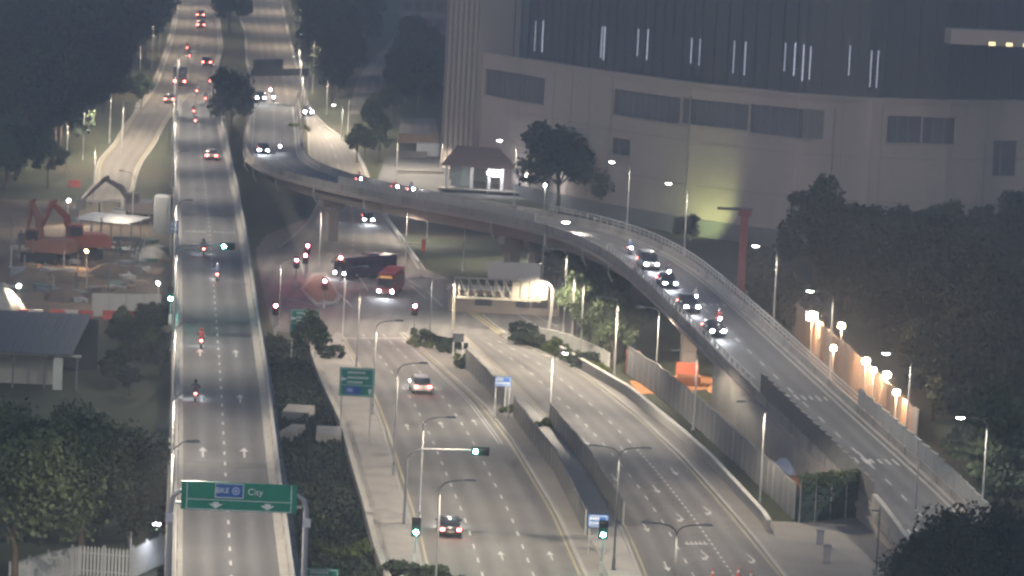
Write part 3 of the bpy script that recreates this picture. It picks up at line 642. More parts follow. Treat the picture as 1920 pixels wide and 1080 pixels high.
# corrugated shed on the left
sh_a, sh_b = P(-70, 579.5, 5.5), P(187, 592, 5.5)
shed = thing('shed', 'dark corrugated metal shed left of the straight flyover', 'shed', (sh_a.x, sh_a.y - 15, 0), math.atan2(sh_b.y - sh_a.y, sh_b.x - sh_a.x)); SW = (sh_b - sh_a).length
shm = mat('shed_roof', (.065, .069, .075), .6, .2, .25, 3); shw = mat('shed_wall', (.12, .125, .12), .8, .25, .3, 3)
ROOFP = MB().box((0, 0, 0), (.98, 15.6, .1)).box((.42, 0, .07), (.1, 15.6, .08)).box((-.1, 0, .07), (.1, 15.6, .08)).mesh('roof_sheet', shm)
for k in range(int(SW)):
    o = link('roof_sheet', ROOFP, shed, (k + .5, 7.4, 4.55 + random.uniform(-.01, .01))); o.rotation_euler.x = .125
MB().box((SW / 2, 14.8, 2.6), (SW, .2, 5.2)).build('rear_wall', shw, shed)
for k in range(5): MB().box((1 + k * (SW - 1.4) / 4, .35, 1.7), (.2, .2, 3.4)).build('post', dsteel, shed)
MB().box((SW * .55, 3.5, 1.7), (SW * .5, .15, 3.4)).build('partition_wall', mat('shed_partition', (.26, .26, .24), .8), shed); MB().box((SW / 2, .3, 3.4), (SW, .2, .2)).build('beam', steel, shed)
MB().box((SW * .84, .2, 1.6), (.9, .1, 3.1)).build('door', mat('shed_door', (.35, .38, .36), .7), shed)

# ================================================================== FENCES AND WALLS
def hoarding(name, label, pts, h, mt, wd=2.4, post=True, jit=.015, ribs=4, z=.12):
    pl = resample(px(pts, z), 60); r = thing(name, label, 'hoarding', pl[0])
    o0 = Vector(pl[0]); loc = [p - o0 for p in pl]; panels(loc, wd, h, mt, r, 'panel', .08, ribs, jit)
    if post:
        me = MB().box((0, 0, h / 2), (.1, .12, h)).mesh('post', steel)
        for p, a in steps(loc, wd): link('post', me, r, p, a)
    return r
hoarding('hoarding', 'grey hoarding between the outbound road footpath and the median strip', [(1097, 1002), (1040, 886), (990, 819), (963, 782)], 2.0, hoardd)
hoarding('hoarding', 'short grey hoarding at the far end of the median beside shrubs', [(946, 764), (924, 743), (872, 690)], 2.0, hoardd)
hoarding('hoarding', 'grey hoarding along the left edge of the causeway road', [(1168, 985), (1138, 938), (1104, 888), (1070, 842), (1027, 788)], 2.0, hoardd)
hoarding('hoarding', 'long grey hoarding shielding the orange clay pit', [(1488, 974), (1407, 895), (1323, 817), (1285, 785), (1230, 738), (1180, 705)], 3.0, hoard)
hoarding('hoarding', 'tall timber coloured hoarding lit by floodlights behind the ramp', [(1712, 892), (1640, 814), (1560, 737), (1480, 662)], 6.0, hoardo, 1.6, True, .03, 3)
hoarding('hoarding', 'white hoarding panels on the construction site beside the flyover', [(172, 592), (240, 594), (303, 597)], 2.6, hoardw, 1.9, True, .01, 1)
hoarding('hoarding', 'pale hoarding behind the vegetation at the foot of the curved flyover', [(1010, 640), (1060, 652), (1110, 672), (1140, 688)], 1.6, hoardw, 1.8)
# low wall along the causeway footpath
dl = resample(W_D, 50); dw = thing('low_wall', 'low pale concrete wall along the causeway footpath', 'wall', dl[0]); q = [p - dl[0] for p in dl]
MB().sweep(q, [(-.14, 0), (.16, 0), (.16, 1.0), (-.14, 1.0)]).build('wall', concrete, dw); MB().sweep(q, [(-.19, 1.003), (.21, 1.003), (.21, 1.12), (-.19, 1.12)]).build('coping', mat('coping_pale', (.4, .385, .35), .85), dw)
# wall along the undergrowth strip
cl_ = resample(CAN_R, 60); cwl = thing('strip_wall', 'concrete edge wall beside the dark overgrown strip', 'wall', cl_[0]); q = [p - cl_[0] for p in cl_]
MB().sweep(q, [(-.1, 0), (.35, 0), (.35, 1.0), (-.1, 1.0)]).build('wall', concrete, cwl); MB().sweep(q, [(.352, 0), (.9, 0), (.9, .35), (.352, .35)]).build('drain_edge', concrete2, cwl)
ledm = concrete2
for i, (a, b_, lb) in enumerate((((533, 780), (585, 783), 'short pale concrete beam under the straight flyover'), ((592, 822), (640, 824), 'concrete slab beam against the strip wall'), ((535, 818), (560, 820), 'small concrete beam beside the flyover flank'))):
    p, q = P(*a, .3), P(*b_, .3); r = thing('concrete_beam', lb, 'beam', p, math.atan2(q.y - p.y, q.x - p.x)); L_ = (q - p).length; MB().box((L_ / 2, 0, .4), (L_, 5, .8), taper=(.97, .96)).build('beam', concrete, r); MB().box((L_ * .2, 0, -.2), (.5, 4, .5)).build('support', concrete2, r); MB().box((L_ * .8, 0, -.2), (.5, 4, .5)).build('support', concrete2, r)
# green mesh fence covered with creepers
p, q = P(1497, 980, .1), P(1612, 969, .1); vf = thing('creeper_fence', 'tall green mesh fence with creepers on the concrete plaza', 'fence', p, math.atan2(q.y - p.y, q.x - p.x)); L_ = (q - p).length; gm = mat('green_mesh', (.03, .052, .045), .85, .3, .8, 6)
for k in range(4): MB().box(((k + .5) * L_ / 4, 0, 1.75), (L_ / 4 - .06, .06, 3.5)).build('mesh_panel', gm, vf)
for k in range(5): MB().tube([(k * L_ / 4, -.06, 0), (k * L_ / 4, -.06, 3.6)], .05, 6).build('post', steel, vf)
def leaves(fn, n, size, seed=1, flatness=0.0):
    rnd = random.Random(seed); b = MB()
    for _ in range(n):
        c = Vector(fn(rnd)); u = Vector((rnd.gauss(0, 1), rnd.gauss(0, 1), rnd.gauss(0, 1) * (1 - flatness))).normalized(); v = u.orthogonal().normalized(); v = Matrix.Rotation(rnd.uniform(0, 6.28), 3, u) @ v
        s1 = size * rnd.uniform(.6, 1.4); t = v.cross(u) * s1 * .5; v = v * s1; b.add([c - v * .5, c + t, c + v * .5, c - t], [(0, 1, 2, 3)])
    return b
leaves(lambda r: (r.uniform(0, L_), r.gauss(0, .22), 3.5 - abs(r.gauss(0, .35)) + .25 + .35 * math.sin(r.random() * 9)), 1500, .22).build('creeper', leafB, vf)
leaves(lambda r: (r.uniform(0, L_), r.gauss(-.05, .1), r.uniform(.1, 3.5)), 900, .2, 4).build('creeper', leafA, vf)
# palisade fence bottom left
pp = px([(20, 1118), (90, 1095), (150, 1082), (240, 1090), (300, 1062), (328, 1050)], 0); pp = resample(pp, 40); pf = thing('palisade_fence', 'white palisade fence at the bottom left corner', 'fence', pp[0]); lp = [p - pp[0] for p in pp]
palm_ = mat('palisade_white', (.5, .51, .52), .6); SLAT = MB().box((0, 0, 1.15), (.16, .05, 2.1)).add([(-.08, -.025, 2.2), (.08, -.025, 2.2), (0, 0, 2.42), (-.08, .025, 2.2), (.08, .025, 2.2)], [(0, 1, 2), (3, 2, 4), (0, 2, 3), (1, 4, 2)]).mesh('slat', palm_)
for p, a in steps(lp, .27): link('slat', SLAT, pf, p, a)
for hh in (.5, 1.8): MB().sweep([p + Vector((0, 0, hh)) for p in off(lp, -.05)], [(-.03, 0), (.03, 0), (.03, .08), (-.03, .08)]).build('rail', palm_, pf)
PPO = MB().box((0, 0, 1.25), (.14, .14, 2.5)).mesh('post', steel)
for p, a in steps(off(lp, -.12), 2.7): link('post', PPO, pf, p, a)
# small barriers in the distance
for i, (x0, x1, y, lb) in enumerate(((520, 563, (228, 317), 'guard rail on the right edge of the curved flyover start'),)):
    pass
gr_pl = resample(off(S2.line(1), .6)[28:58], 30); gr = thing('guard_rail', 'pale steel guard rail along the slip road beneath the curved flyover', 'guard rail', gr_pl[0]); q = [p - gr_pl[0] for p in gr_pl]
MB().sweep([p + Vector((0, 0, .45)) for p in q], [(-.03, 0), (.03, .05), (-.03, .16), (.03, .27), (-.03, .32), (-.07, .16)]).build('rail', mat('rail_pale', (.6, .6, .6), .5), gr)
GP = MB().box((0, 0, .38), (.1, .14, .76)).mesh('post', steel)
for p, a in steps(q, 2.0): link('post', GP, gr, p, a)

# ================================================================== STREET LAMPS
ORD = ['first', 'second', 'third', 'fourth', 'fifth', 'sixth', 'seventh', 'eighth', 'ninth', 'tenth', 'eleventh', 'twelfth', 'thirteenth', 'fourteenth', 'fifteenth', 'sixteenth']
armm = mat('lamp_arm_grey', (.19, .19, .19), .7)
WARM, COOL = (1.0, .85, .65), (.95, .95, 1.0)
def batwing(o):
    l = o.data; l.use_nodes = True; nt = l.node_tree; N, L = nt.nodes, nt.links; em = next(n for n in N if n.type == 'EMISSION')
    tc = N.new('ShaderNodeTexCoord'); sp = N.new('ShaderNodeSeparateXYZ'); L.new(tc.outputs['Normal'], sp.inputs[0]); ab = N.new('ShaderNodeMath'); ab.operation = 'ABSOLUTE'; L.new(sp.outputs[2], ab.inputs[0])
    mx = N.new('ShaderNodeMath'); mx.operation = 'MAXIMUM'; L.new(ab.outputs[0], mx.inputs[0]); mx.inputs[1].default_value = .36
    pw_ = N.new('ShaderNodeMath'); pw_.operation = 'POWER'; L.new(mx.outputs[0], pw_.inputs[0]); pw_.inputs[1].default_value = -2.0
    ml = N.new('ShaderNodeMath'); ml.operation = 'MULTIPLY'; L.new(pw_.outputs[0], ml.inputs[0]); ml.inputs[1].default_value = .5; L.new(ml.outputs[0], em.inputs['Strength'])
def make_lamp(h, arm, power, col, arms=1, mt=steel, spot=152, vis=False, bat=True):
    r = thing('street_lamp', 'street lamp', 'street lamp')
    MB().tube([(0, 0, 0), (0, 0, .9), (0, 0, .95), (0, 0, h - 1.1)], [.13, .13, .09, .055], 8).build('pole', mt, r); MB().box((0, 0, .03), (.4, .4, .06)).build('base_plate', mt, r)
    MB().box((0, -.1, 1.0), (.12, .03, .35)).build('service_door', dsteel, r)
    for k in range(arms):
        s = 1 if k == 0 else -1
        MB().tube([(0, 0, h - 1.15), (0, 0, h - .75), (s * .12, 0, h - .42), (s * .45, 0, h - .18), (s * arm * .6, 0, h - .04), (s * arm, 0, h)], [.055, .05, .045, .045, .04, .035], 7).build('arm', dsteel if arms == 2 else armm, r)
        hd = MB().box((s * (arm + .3), 0, h + .02), (.85, .34, .13), taper=(.8, .7)).build('lamp_head', armm, r)
        MB().ball((s * (arm + .34), 0, h - (.06 if vis else .0)), (.34, .15, .12) if vis else (.3, .13, .06), 10, 6).build('lens', lens_w, hd)
        lo = light('SPOT', 'lamp_light', r, (s * (arm + .34), 0, h - .25), power * LAMP, col, .25, spot, .6)
        if bat: batwing(lo)
    return r
lampA = Proto(make_lamp(9.0, 1.9, 3600, WARM)); lampD = Proto(make_lamp(9.5, 1.7, 1900, WARM, 2, dsteel)); lampV = Proto(make_lamp(8.3, 1.9, 2600, (1, .9, .76), vis=True)); lampL = Proto(make_lamp(8.6, .9, 4600, (1, .87, .7))); lampF = Proto(make_lamp(10.5, 2.2, 4600, (1, .8, .56), bat=False)); lampW = Proto(make_lamp(9.0, 1.9, 900, WARM)); lampJ = Proto(make_lamp(9.0, 1.9, 2500, (1, .82, .66))); lampC = Proto(make_lamp(7.0, 1.5, 4200, (1, .88, .72), vis=True))
def nearest(pl, p): return min(range(len(pl)), key=lambda i: (pl[i].xy - p.xy).length)
# along the curved flyover's far parapet
for i, (x, y, z) in enumerate(((1036, 384, 8.9), (1204, 432, 8.9), (1306, 484, 8.8), (1461, 612, 7.6), (1563, 700, 6.4), (1681, 810, 5.0), (1821, 942, 3.0))):
    p = P(x, y, z); j = min(max(nearest(RV.R, p), 1), 158); d = RV.L[j] - RV.R[j]; e = RV.R[j] - d.normalized() * .55
    lampV.put((e.x, e.y, e.z + .85), math.atan2(d.y, d.x), f'{ORD[i]} street lamp from the far end along the outer parapet of the curved flyover', 'lamps on the curved flyover')
# along the straight flyover's left parapet
for i, py in enumerate((205, 245, 295, 355, 430, 540, 660, 815, 985, 1190)):
    t = lvt(py) if py < 1100 else .075; p, q = LV.pt(t, 0), LV.pt(t, 1); d = q - p; e = p - d.normalized() * .95
    lampL.put((e.x, e.y, e.z - .1), math.atan2(d.y, d.x), f'{ORD[i]} street lamp from the far end along the left parapet of the straight flyover', 'lamps on the straight flyover', 1.06)
for i, t in enumerate((.03, .11, .2)):
    p, q = RV.pt(t, 1), RV.pt(t, 0); d = q - p; e = p - d.normalized() * .55; lampL.put((e.x, e.y, e.z + .85), math.atan2(d.y, d.x), f'{ORD[i]} street lamp from the expressway at the start of the curved flyover', 'lamps at the flyover start')  # lamps added to warm and brighten the flyover start
# along the outbound surface road, left kerb
for i, (x, y) in enumerate(((641, 656), (668, 690), (698, 780), (737, 893), (785, 985), (815, 1130))):
    p = P(x, y); j = min(max(nearest(M.L, p), 1), 78); d = M.R[j] - M.L[j]; (lampJ if i < 1 else lampA).put(p, math.atan2(d.y, d.x), f'{ORD[i]} street lamp from the junction along the left kerb of the outbound road', 'lamps on the outbound road', (1, 1, [1, .95, 1.02, 1.1, .98, 1][i]))
# double arm lamps on the median and beside it
for i, (x, y, lb) in enumerate(((1150, 1068, 'dark double-arm street lamp on the bottom median island'), (1256, 1240, 'double-arm street lamp cut by the bottom edge in the causeway road'), (806, 618, 'double-arm street lamp by the shrubs at the junction end of the median'))):
    p = P(x, y, .13); lampD.put(p, 0.02, lb, None, 1.0 if i < 2 else .62)
# along the causeway road, right side
for i, (x, y) in enumerate(((1056, 622), (1072, 636), (1088, 672), (1151, 712), (1229, 722), (1300, 806), (1424, 955))):
    p = P(x, y); j = min(max(nearest(CW.R, p), 1), 78); d = CW.L[j] - CW.R[j]; (lampW if i == 5 else lampA).put(p, math.atan2(d.y, d.x), f'{ORD[i]} street lamp from the junction along the right side of the causeway road', 'lamps on the causeway road', (1, 1, [1.05, .85, .98, .96, .9, .85, 1.02][i]))
# behind the junction
lampC.put(P(1030, 792, .12), -.9, 'street lamp at the upper end of the causeway road hoarding', None, 1.0)  # lamp added on a pole here to light the strip between the hoardings
for i, (x, y, lb) in enumerate(((522, 612, 'thin street lamp beside the red signal at the straight flyover'), (598, 500, 'street lamp by the flyover pier above the red lights'), (760, 500, 'street lamp on the verge behind the red bus'))): lampJ.put(P(x, y), [0, -.9, 3.3][i], lb, None, .85)  # pier and verge lamps are added to brighten the junction
for i, (x, y, az, sc_, lb) in enumerate(((640, 262, math.pi, .62, 'pale street lamp at the bend of the eastern slip road'), (800, 452, math.pi, .62, 'street lamp beside the guard rail under the curved flyover'), (868, 508, math.pi, .78, 'street lamp left of the white sign gantry'), (990, 498, math.pi, .6, 'street lamp right of the twin piers'), (1015, 560, 0, 1.05, 'tall street lamp post right behind the white sign gantry'))):
    lampC.put(G(x, y), az, lb, None, sc_ * 1.3)
# expressway lamps
k = 0
for t in (.06, .2, .34, .48, .62, .76, .9):
    p, q = EO.pt(t, 0), EO.pt(t, 1); d = q - p; e = p - d.normalized() * 1.2; lampF.put((e.x, e.y, gz(e.y)), math.atan2(d.y, d.x), f'{ORD[k]} lamp from the flyovers along the left verge of the outbound expressway', 'expressway lamps'); k += 1
k = 0
for t in (.08, .24, .4, .56, .72, .88):
    p, q = EI.pt(1 - t, 0), EI.pt(1 - t, 1); d = p - q; e = q - d.normalized() * 1.2; lampF.put((e.x, e.y, gz(e.y)), math.atan2(d.y, d.x), f'{ORD[k]} lamp from the flyovers along the right verge of the inbound expressway', 'expressway lamps'); k += 1
for i, (x, y) in enumerate(((175, 372), (205, 268))): lampA.put(G(x, y), 0, ['street lamp at the lower left bend of the western slip road', 'street lamp on the left verge high up the western slip road'][i], None, .9)  # both lamps added to light the slip road, dark without them
for i, (x, y) in enumerate(((124, 326), (155, 300), (247, 442), (228, 290))):
    p = G(x, y); lampA.put(p, [0, 0, 2.6, 0][i], ['street lamp far left by the dark wood', 'street lamp left of the western slip road bend', 'pale street lamp by the construction site fence', 'street lamp on the western slip road verge'][i], None, .95)
for i, (x, y) in enumerate(((612, 215), (652, 250), (743, 335), (827, 335))):
    p = G(x, y); lampA.put(p, [3.1, 3.1, 3.1, 3.1][i], ['street lamp left of the hill access road', 'street lamp above the slip road bend', 'tall grey street lamp at the left of the yard', 'pale street lamp beside the pavilion roof'][i], None, .7)
for i, (x, y, lb) in enumerate(((983, 372, 'globe lamp on a short post right of the pavilion'), (1020, 392, 'globe lamp on a short post by the curved flyover railing'), (914, 368, 'globe lamp on a short post before the pavilion roof'))):
    p = G(x, y); r = thing('globe_lamp', lb, 'lamp', p); MB().tube([(0, 0, 0), (0, 0, 3.4)], [.07, .05], 6).build('pole', steel, r); MB().ball((0, 0, 3.6), .24).build('globe', emit('globe', (1, .97, .9), 16), r); light('POINT', 'lamp_light', r, (0, -.5, 3.6), 260, (1, .95, .85), .2)
p = P(243, 1075); r = thing('yard_lamp', 'lit lamp on a bent post by the palisade fence', 'lamp', p); MB().tube([(0, 0, 0), (0, 0, 3.6), (.3, -.2, 3.9), (1.6, -.4, 4.0)], [.08, .06, .05, .05], 7).build('pole', steel, r); MB().box((1.85, -.45, 4.0), (.6, .35, .16)).build('lamp_head', steel, r); MB().ball((1.9, -.5, 3.9), (.3, .25, .14)).build('lens', emit('yard_lens', (.95, .93, 1), 25), r); light('SPOT', 'lamp_light', r, (1.9, -.5, 3.7), 330, (.85, .88, 1), .2, 150, .7)
# floodlights over the timber hoarding
for i, (x, y, e) in enumerate(((1523, 592, 1.6), (1578, 610, 1.2), (1563, 652, .5), (1624, 676, 1.4), (1638, 694, .6), (1663, 702, 1.2), (1681, 735, .9))):
    z = 6.6; p = P(x, y, z); g_ = Vector((p.x, p.y, 0)); tgt = (p.x - 1.0, p.y - 7, 5.4)
    fl_ = floodpost('site_floodlight', ['largest dazzling floodlight, topmost over the timber hoarding', 'floodlight at the far right end of the upper hoarding', 'small lower floodlight under the upper pair', 'bright floodlight in the middle of the lower row', 'smallest floodlight of the lower row', 'floodlight right of the smallest one', 'lowest floodlight at the right end of the hoarding'][i], g_, z, tgt, 90 * e, (1, .66, .38), 150); light('POINT', 'lamp_light', fl_, (0, .5, z - .4), 520 * e, (1, .6, .32), .3); [setattr(ch, 'scale', (1.0 + .75 * (e > 1.5) + .2 * (e > 1),) * 3) for ch in fl_.children if ch.name.startswith('lamp_housing')]

# ================================================================== TRAFFIC SIGNALS
sigb = mat('signal_black', (.02, .021, .022), .5, .15)
def signal_head(parent, x, z, lit, col_light, horiz=False):
    hd = MB().box((x, 0, z), (1.15, .2, .42) if horiz else (.42, .2, 1.15)).build('signal_head', sigb, parent); MB().box((x, .12, z), (1.45, .03, .7) if horiz else (.7, .03, 1.45)).build('backing_board', sigb, parent)
    for k in range(3):
        dx, dz = ((k - 1) * .36, 0) if horiz else (0, (1 - k) * .36); on = (k == (0 if lit == 'red' else 2)) if not horiz else (k == 0)
        MB().tube([(x + dx, -.1, z + dz), (x + dx, -.15, z + dz)], .165, 12).build('lens', (sig_r if lit == 'red' else sig_g) if on else sig_off, hd)
        MB().tube([(x + dx, -.1, z + dz + .02), (x + dx, -.3, z + dz + .02)], [.17, .17], 8, False).build('visor', sigb, hd)
        if on: light('POINT', 'lamp_light', parent, (x + dx, -.55, z + dz), 60 if lit == 'red' else 40, (1, .1, .15) if lit == 'red' else (.1, 1, .75), .15)
def signal_post(label, p, lit, h=3.6, rz=0.0):
    r = thing('traffic_signal', label, 'traffic light', p, rz); MB().tube([(0, .22, 0), (0, .22, h)], .065, 8).build('pole', mat('signal_grey', (.2, .2, .21), .5), r); MB().box((0, .22, .6), (.3, .25, .9)).build('control_box', steel, r); signal_head(r, 0, h - .45, lit, None); return r
def signal_arm(label, p, lit, h, arm, rz=0.0):
    r = thing('traffic_signal', label, 'traffic light', p, rz); s = 1 if arm > 0 else -1
    MB().tube([(0, .2, 0), (0, .2, h - 1.0), (s * .15, .2, h - .5), (s * .6, .2, h - .15), (s * 1.2, .2, h), (arm, .2, h + .15)], [.12, .1, .1, .09, .08, .06], 8).build('mast_arm', mat('signal_grey', (.2, .2, .21), .5), r)
    signal_head(r, arm + s * .55, h + .1, lit, None, True); return r
def sig(x, y, lit, h, label, z=0.0, rz=0.0): # x,y = place of the lit lens in the picture
    zl = z + h - .45 + (.36 if lit == 'red' else -.36); p = P(x, y, zl); return signal_post(label, Vector((p.x, p.y + .15, z)), lit, h, rz)
sig(577, 461, 'red', 3.6, 'red traffic light topmost of the cluster in front of the pier'); sig(573, 479, 'red', 3.0, 'red traffic light just below the topmost one by the pier'); sig(556, 487, 'red', 3.6, 'red traffic light leftmost of the cluster by the pier')
sig(609, 527, 'red', 3.4, 'red traffic light on the planted traffic island'); sig(517, 573, 'red', 3.6, 'red traffic light beside the straight flyover'); sig(778, 574, 'red', 3.6, 'red traffic light at the shrub end of the median'); sig(639, 483, 'red', 3.2, 'small red traffic light in front of the dark purple bus')
sig(780, 998, 'green', 3.6, 'green traffic light at the left kerb near the bottom'); sig(1131, 1003, 'green', 4.0, 'green traffic light on the median island under the blue sign', .12)
sig(320, 560, 'green', 3.4, 'green traffic light on the left edge of the straight flyover', LVz - .1)
p = P(755, 1000); e = P(882, 820, 6.3); signal_arm('green overhead traffic light on a long mast arm over the outbound road', P(e.x and 757, 985), 'green', 6.2, 5.3)
e = P(418, 463, LVz + 5.6); tq = min(range(LV.n), key=lambda i: abs(LV.L[i].y - e.y)); b0 = LV.L[tq] - Vector((.85, 0, .1)); signal_arm('green overhead traffic light on a mast arm over the straight flyover', b0, 'green', 5.5, e.x - b0.x - .2)

# ================================================================== SIGNS
def bars(parent, rows, mt=signw):
    """worn lettering too small to read in the photo: strokes"""
    rnd = random.Random(len(rows) * 3 + 1)
    for (x0, x1, z, hh) in rows:
        x = x0; b = MB()
        while x < x1: wd = rnd.uniform(.5, .75) * hh; b.box((x + wd / 2, -.035, z), (wd, .008, hh)).box((x + wd / 2, -.045, z + hh * rnd.uniform(-.2, .2)), (wd * .5, .006, hh * .3)); x += wd + hh * .25
        o = b.build('lettering', mt, parent); o['kind'] = 'stuff'
def board(parent, c, d, mt, border=True, name='sign_panel'):
    o = MB().box(c, d).build(name, mt, parent)
    if border:
        x, z, w_, h = c[0], c[2], d[0] / 2 - .12, d[2] / 2 - .1; f = MB(); yy = c[1] - d[1] / 2 - .006
        for (cx, cz, a, e_) in ((x, z + h, 2 * w_, .05), (x, z - h, 2 * w_, .05), (x - w_, z, .05, 2 * h), (x + w_, z, .05, 2 * h)): f.box((cx, yy, cz), (a, .008, e_))
        f.build('border', signw, o)
    return o
def put_text(parent, body, size, x, z, y=-.06, mt=signw):
    o = link('lettering', letters(body, size, mt, depth=.004), parent, (x, y, z)); o.rotation_euler = (math.pi / 2, 0, 0); return o
# big gantry sign over the straight flyover
zb = LVz + 5.4; a, c = P(339, 953, zb), P(556, 962, zb); SWd = (c - a).length
gs = thing('gantry_sign', 'large green overhead gantry sign reading BKE and City over the straight flyover', 'sign', ((a.x + c.x) / 2, a.y, 0), math.atan2(c.y - a.y, c.x - a.x)); Hs = 1.75
bd = board(gs, (0, 0, zb + Hs / 2), (SWd, .08, Hs), signg, False); fm = MB()
for (cx, cz, w_, h) in ((0, Hs * .36, SWd, .035), ):
    fm.box((0, -.05, zb + Hs * .37), (SWd * .9, .01, .04)); fm.box((-SWd * .45, -.05, zb + Hs / 2), (.05, .01, Hs - .06)); fm.box((SWd * .45, -.05, zb + Hs / 2), (.05, .01, Hs - .06)); fm.box((0, -.05, zb + .05), (SWd * .9, .01, .04))
fm.build('border', signw, bd)
bb = MB().box((-.6, -.06, zb + Hs * .71), (1.7, .02, .86)).build('blue_panel', signb, bd); fr = MB()
for (cx, cz, w_, h) in ((-.6, .43, 1.7, .05), (-.6, -.43, 1.7, .05), (-1.45, 0, .05, .9), (.25, 0, .05, .9)): fr.box((cx, -.075, zb + Hs * .71 + cz), (w_, .01, h))
fr.build('panel_border', signw, bb); put_text(bb, 'BKE', .48, -1.02, zb + Hs * .71, -.08); put_text(bd, 'City', .56, .98, zb + Hs * .69, -.06)
MB().tube([(-.2, -.075, zb + Hs * .71), (-.2, -.082, zb + Hs * .71)], .24, 16).build('emblem', mat('emblem_pale', (.4, .45, .7), .6), bb); MB().tube([(-.2, -.083, zb + Hs * .71), (-.2, -.09, zb + Hs * .71)], .16, 16).build('emblem_core', signb, bb); MB().box((-.2, -.095, zb + Hs * .71), (.12, .008, .12), 0, 0).build('emblem_mark', signw, bb)
for x in (-1.4, 1.75): MB().add([(x - .45, -.06, zb + .4), (x + .45, -.06, zb + .4), (x, -.06, zb + .12), (x - .18, -.06, zb + .4), (x + .18, -.06, zb + .4), (x + .18, -.06, zb + .52), (x - .18, -.06, zb + .52)], [(0, 1, 2), (3, 4, 5, 6)]).build('arrow', signw, bd)
for s in (-1, 1):
    x = s * (SWd / 2 + .55); MB().tube([(x + s * .15, .1, 0), (x + s * .05, .1, zb + .2), (x - s * .1, .1, zb + .8), (x - s * .5, .1, zb + 1.1), (0, .1, zb + 1.15)], [.2, .17, .15, .14, .12], 8).build('post', mat('gantry_grey', (.3, .3, .33), .55), gs)
    MB().box((x + s * .1, -.12, zb - .55), (.5, .04, .55)).build('plate', mat('plate_pale', (.5, .5, .56), .6), gs)
MB().tube([(-SWd / 2 - .3, .1, zb + .35), (SWd / 2 + .3, .1, zb + .35)], .09, 7).build('beam', steel, gs)
# green direction signs on side posts
def side_sign(label, x0, x1, y0, y1, z, mt=signg, kind=0, post_right=True, ground=0.0):
    a, c = P(x0, y1, z), P(x1, y1, z); wd = (c - a).length; hh = (y1 - y0) * wd / (x1 - x0); r = thing('direction_sign', label, 'sign', ((a.x + c.x) / 2, a.y, ground), 0.0); z -= ground
    bd = board(r, (0, 0, z + hh / 2), (wd, .07, hh), mt)
    if kind == 0:
        bars(bd, [(-wd * .28, wd * .2, z + hh * .84, .2), (-wd * .28, wd * .3, z + hh * .66, .2), (-wd * .28, wd * .12, z + hh * .5, .2)])
        bl = MB().box((-wd * .1, -.05, z + hh * .22), (wd * .44, .02, hh * .28)).build('blue_panel', signb, bd); MB().box((-wd * .2, -.065, z + hh * .22), (wd * .16, .01, hh * .12)).build('lettering', mat('pale_blue', (.3, .36, .6), .6), bl)
        MB().tube([(wd * .02, -.06, z + hh * .22), (wd * .02, -.07, z + hh * .22)], hh * .1, 14).build('emblem', mat('deep_blue', (.03, .05, .3), .6), bl)
        MB().add([(-.1, -.05, 0), (.1, -.05, 0), (.1, -.05, .3), (.22, -.05, .3), (0, -.05, .55), (-.22, -.05, .3), (-.1, -.05, .3)], [(0, 1, 2, 6), (5, 3, 4)]).build('arrow', signw, bd).location = (wd * .38, 0, z + hh * .1)
        MB().add([(0, -.05, -.1), (.3, -.05, -.1), (.3, -.05, .1), (0, -.05, .1), (0, -.05, .22), (-.25, -.05, 0), (0, -.05, -.22)], [(0, 1, 2, 3), (4, 5, 6)]).build('arrow', signw, bd).location = (-wd * .4, 0, z + hh * .6)
        MB().box((0, -.045, z + hh * .4), (wd * .9, .01, .04)).build('divider', signw, bd)
    else: bars(bd, [(-wd * .4, -wd * .02, z + hh * .7, hh * .22), (-wd * .4, wd * .38, z + hh * .34, hh * .22)])
    for s in (-1, 1): MB().tube([(s * wd * .42, .12, 0), (s * wd * .42, .12, z + hh * .9)], .06, 7).build('post', steel, r)
    return r
side_sign('green direction sign with blue panel beside the outbound road', 637, 700, 690, 742, 4.6)
side_sign('dim green direction sign above a bushy tree near the junction', 545, 596, 581, 622, 3.6)
side_sign('blue sign on posts at the end of the median hoarding', 1103, 1139, 965, 988, 2.3, signb, 1)
side_sign('small blue sign above shrubs between the two hoardings', 928, 957, 706, 724, 3.2, signb, 1)
side_sign('green sign cut off by the bottom edge beside the straight flyover', 566, 634, 1064, 1110, 4.0)
r = side_sign('small blue sign on the left parapet of the straight flyover', 320, 334, 414, 437, LVz + 2.5, signb, 1, ground=LVz)
# dark board on two posts in the median shrubs
p = P(858, 668); r = thing('notice_board', 'dark notice board on two pale posts in the median shrubs', 'sign', p); MB().box((0, 0, 2.0), (1.2, .08, .9)).build('board', dsteel, r)
for s in (-.5, .5): MB().box((s, .08, 1.2), (.12, .1, 2.4)).build('post', colm, r)
# red and white height bar
p = P(790, 470); r = thing('barrier_gate', 'pale barrier bar with red end on the verge under the curved flyover', 'barrier', p); MB().box((-1.6, 0, 1.0), (3.2, .1, .22)).build('bar', mat('cream_bar', (.6, .55, .4), .6), r); MB().box((.25, 0, .8), (.5, .4, 1.6)).build('cabinet', mat('red_cabinet', (.45, .06, .04), .6), r)
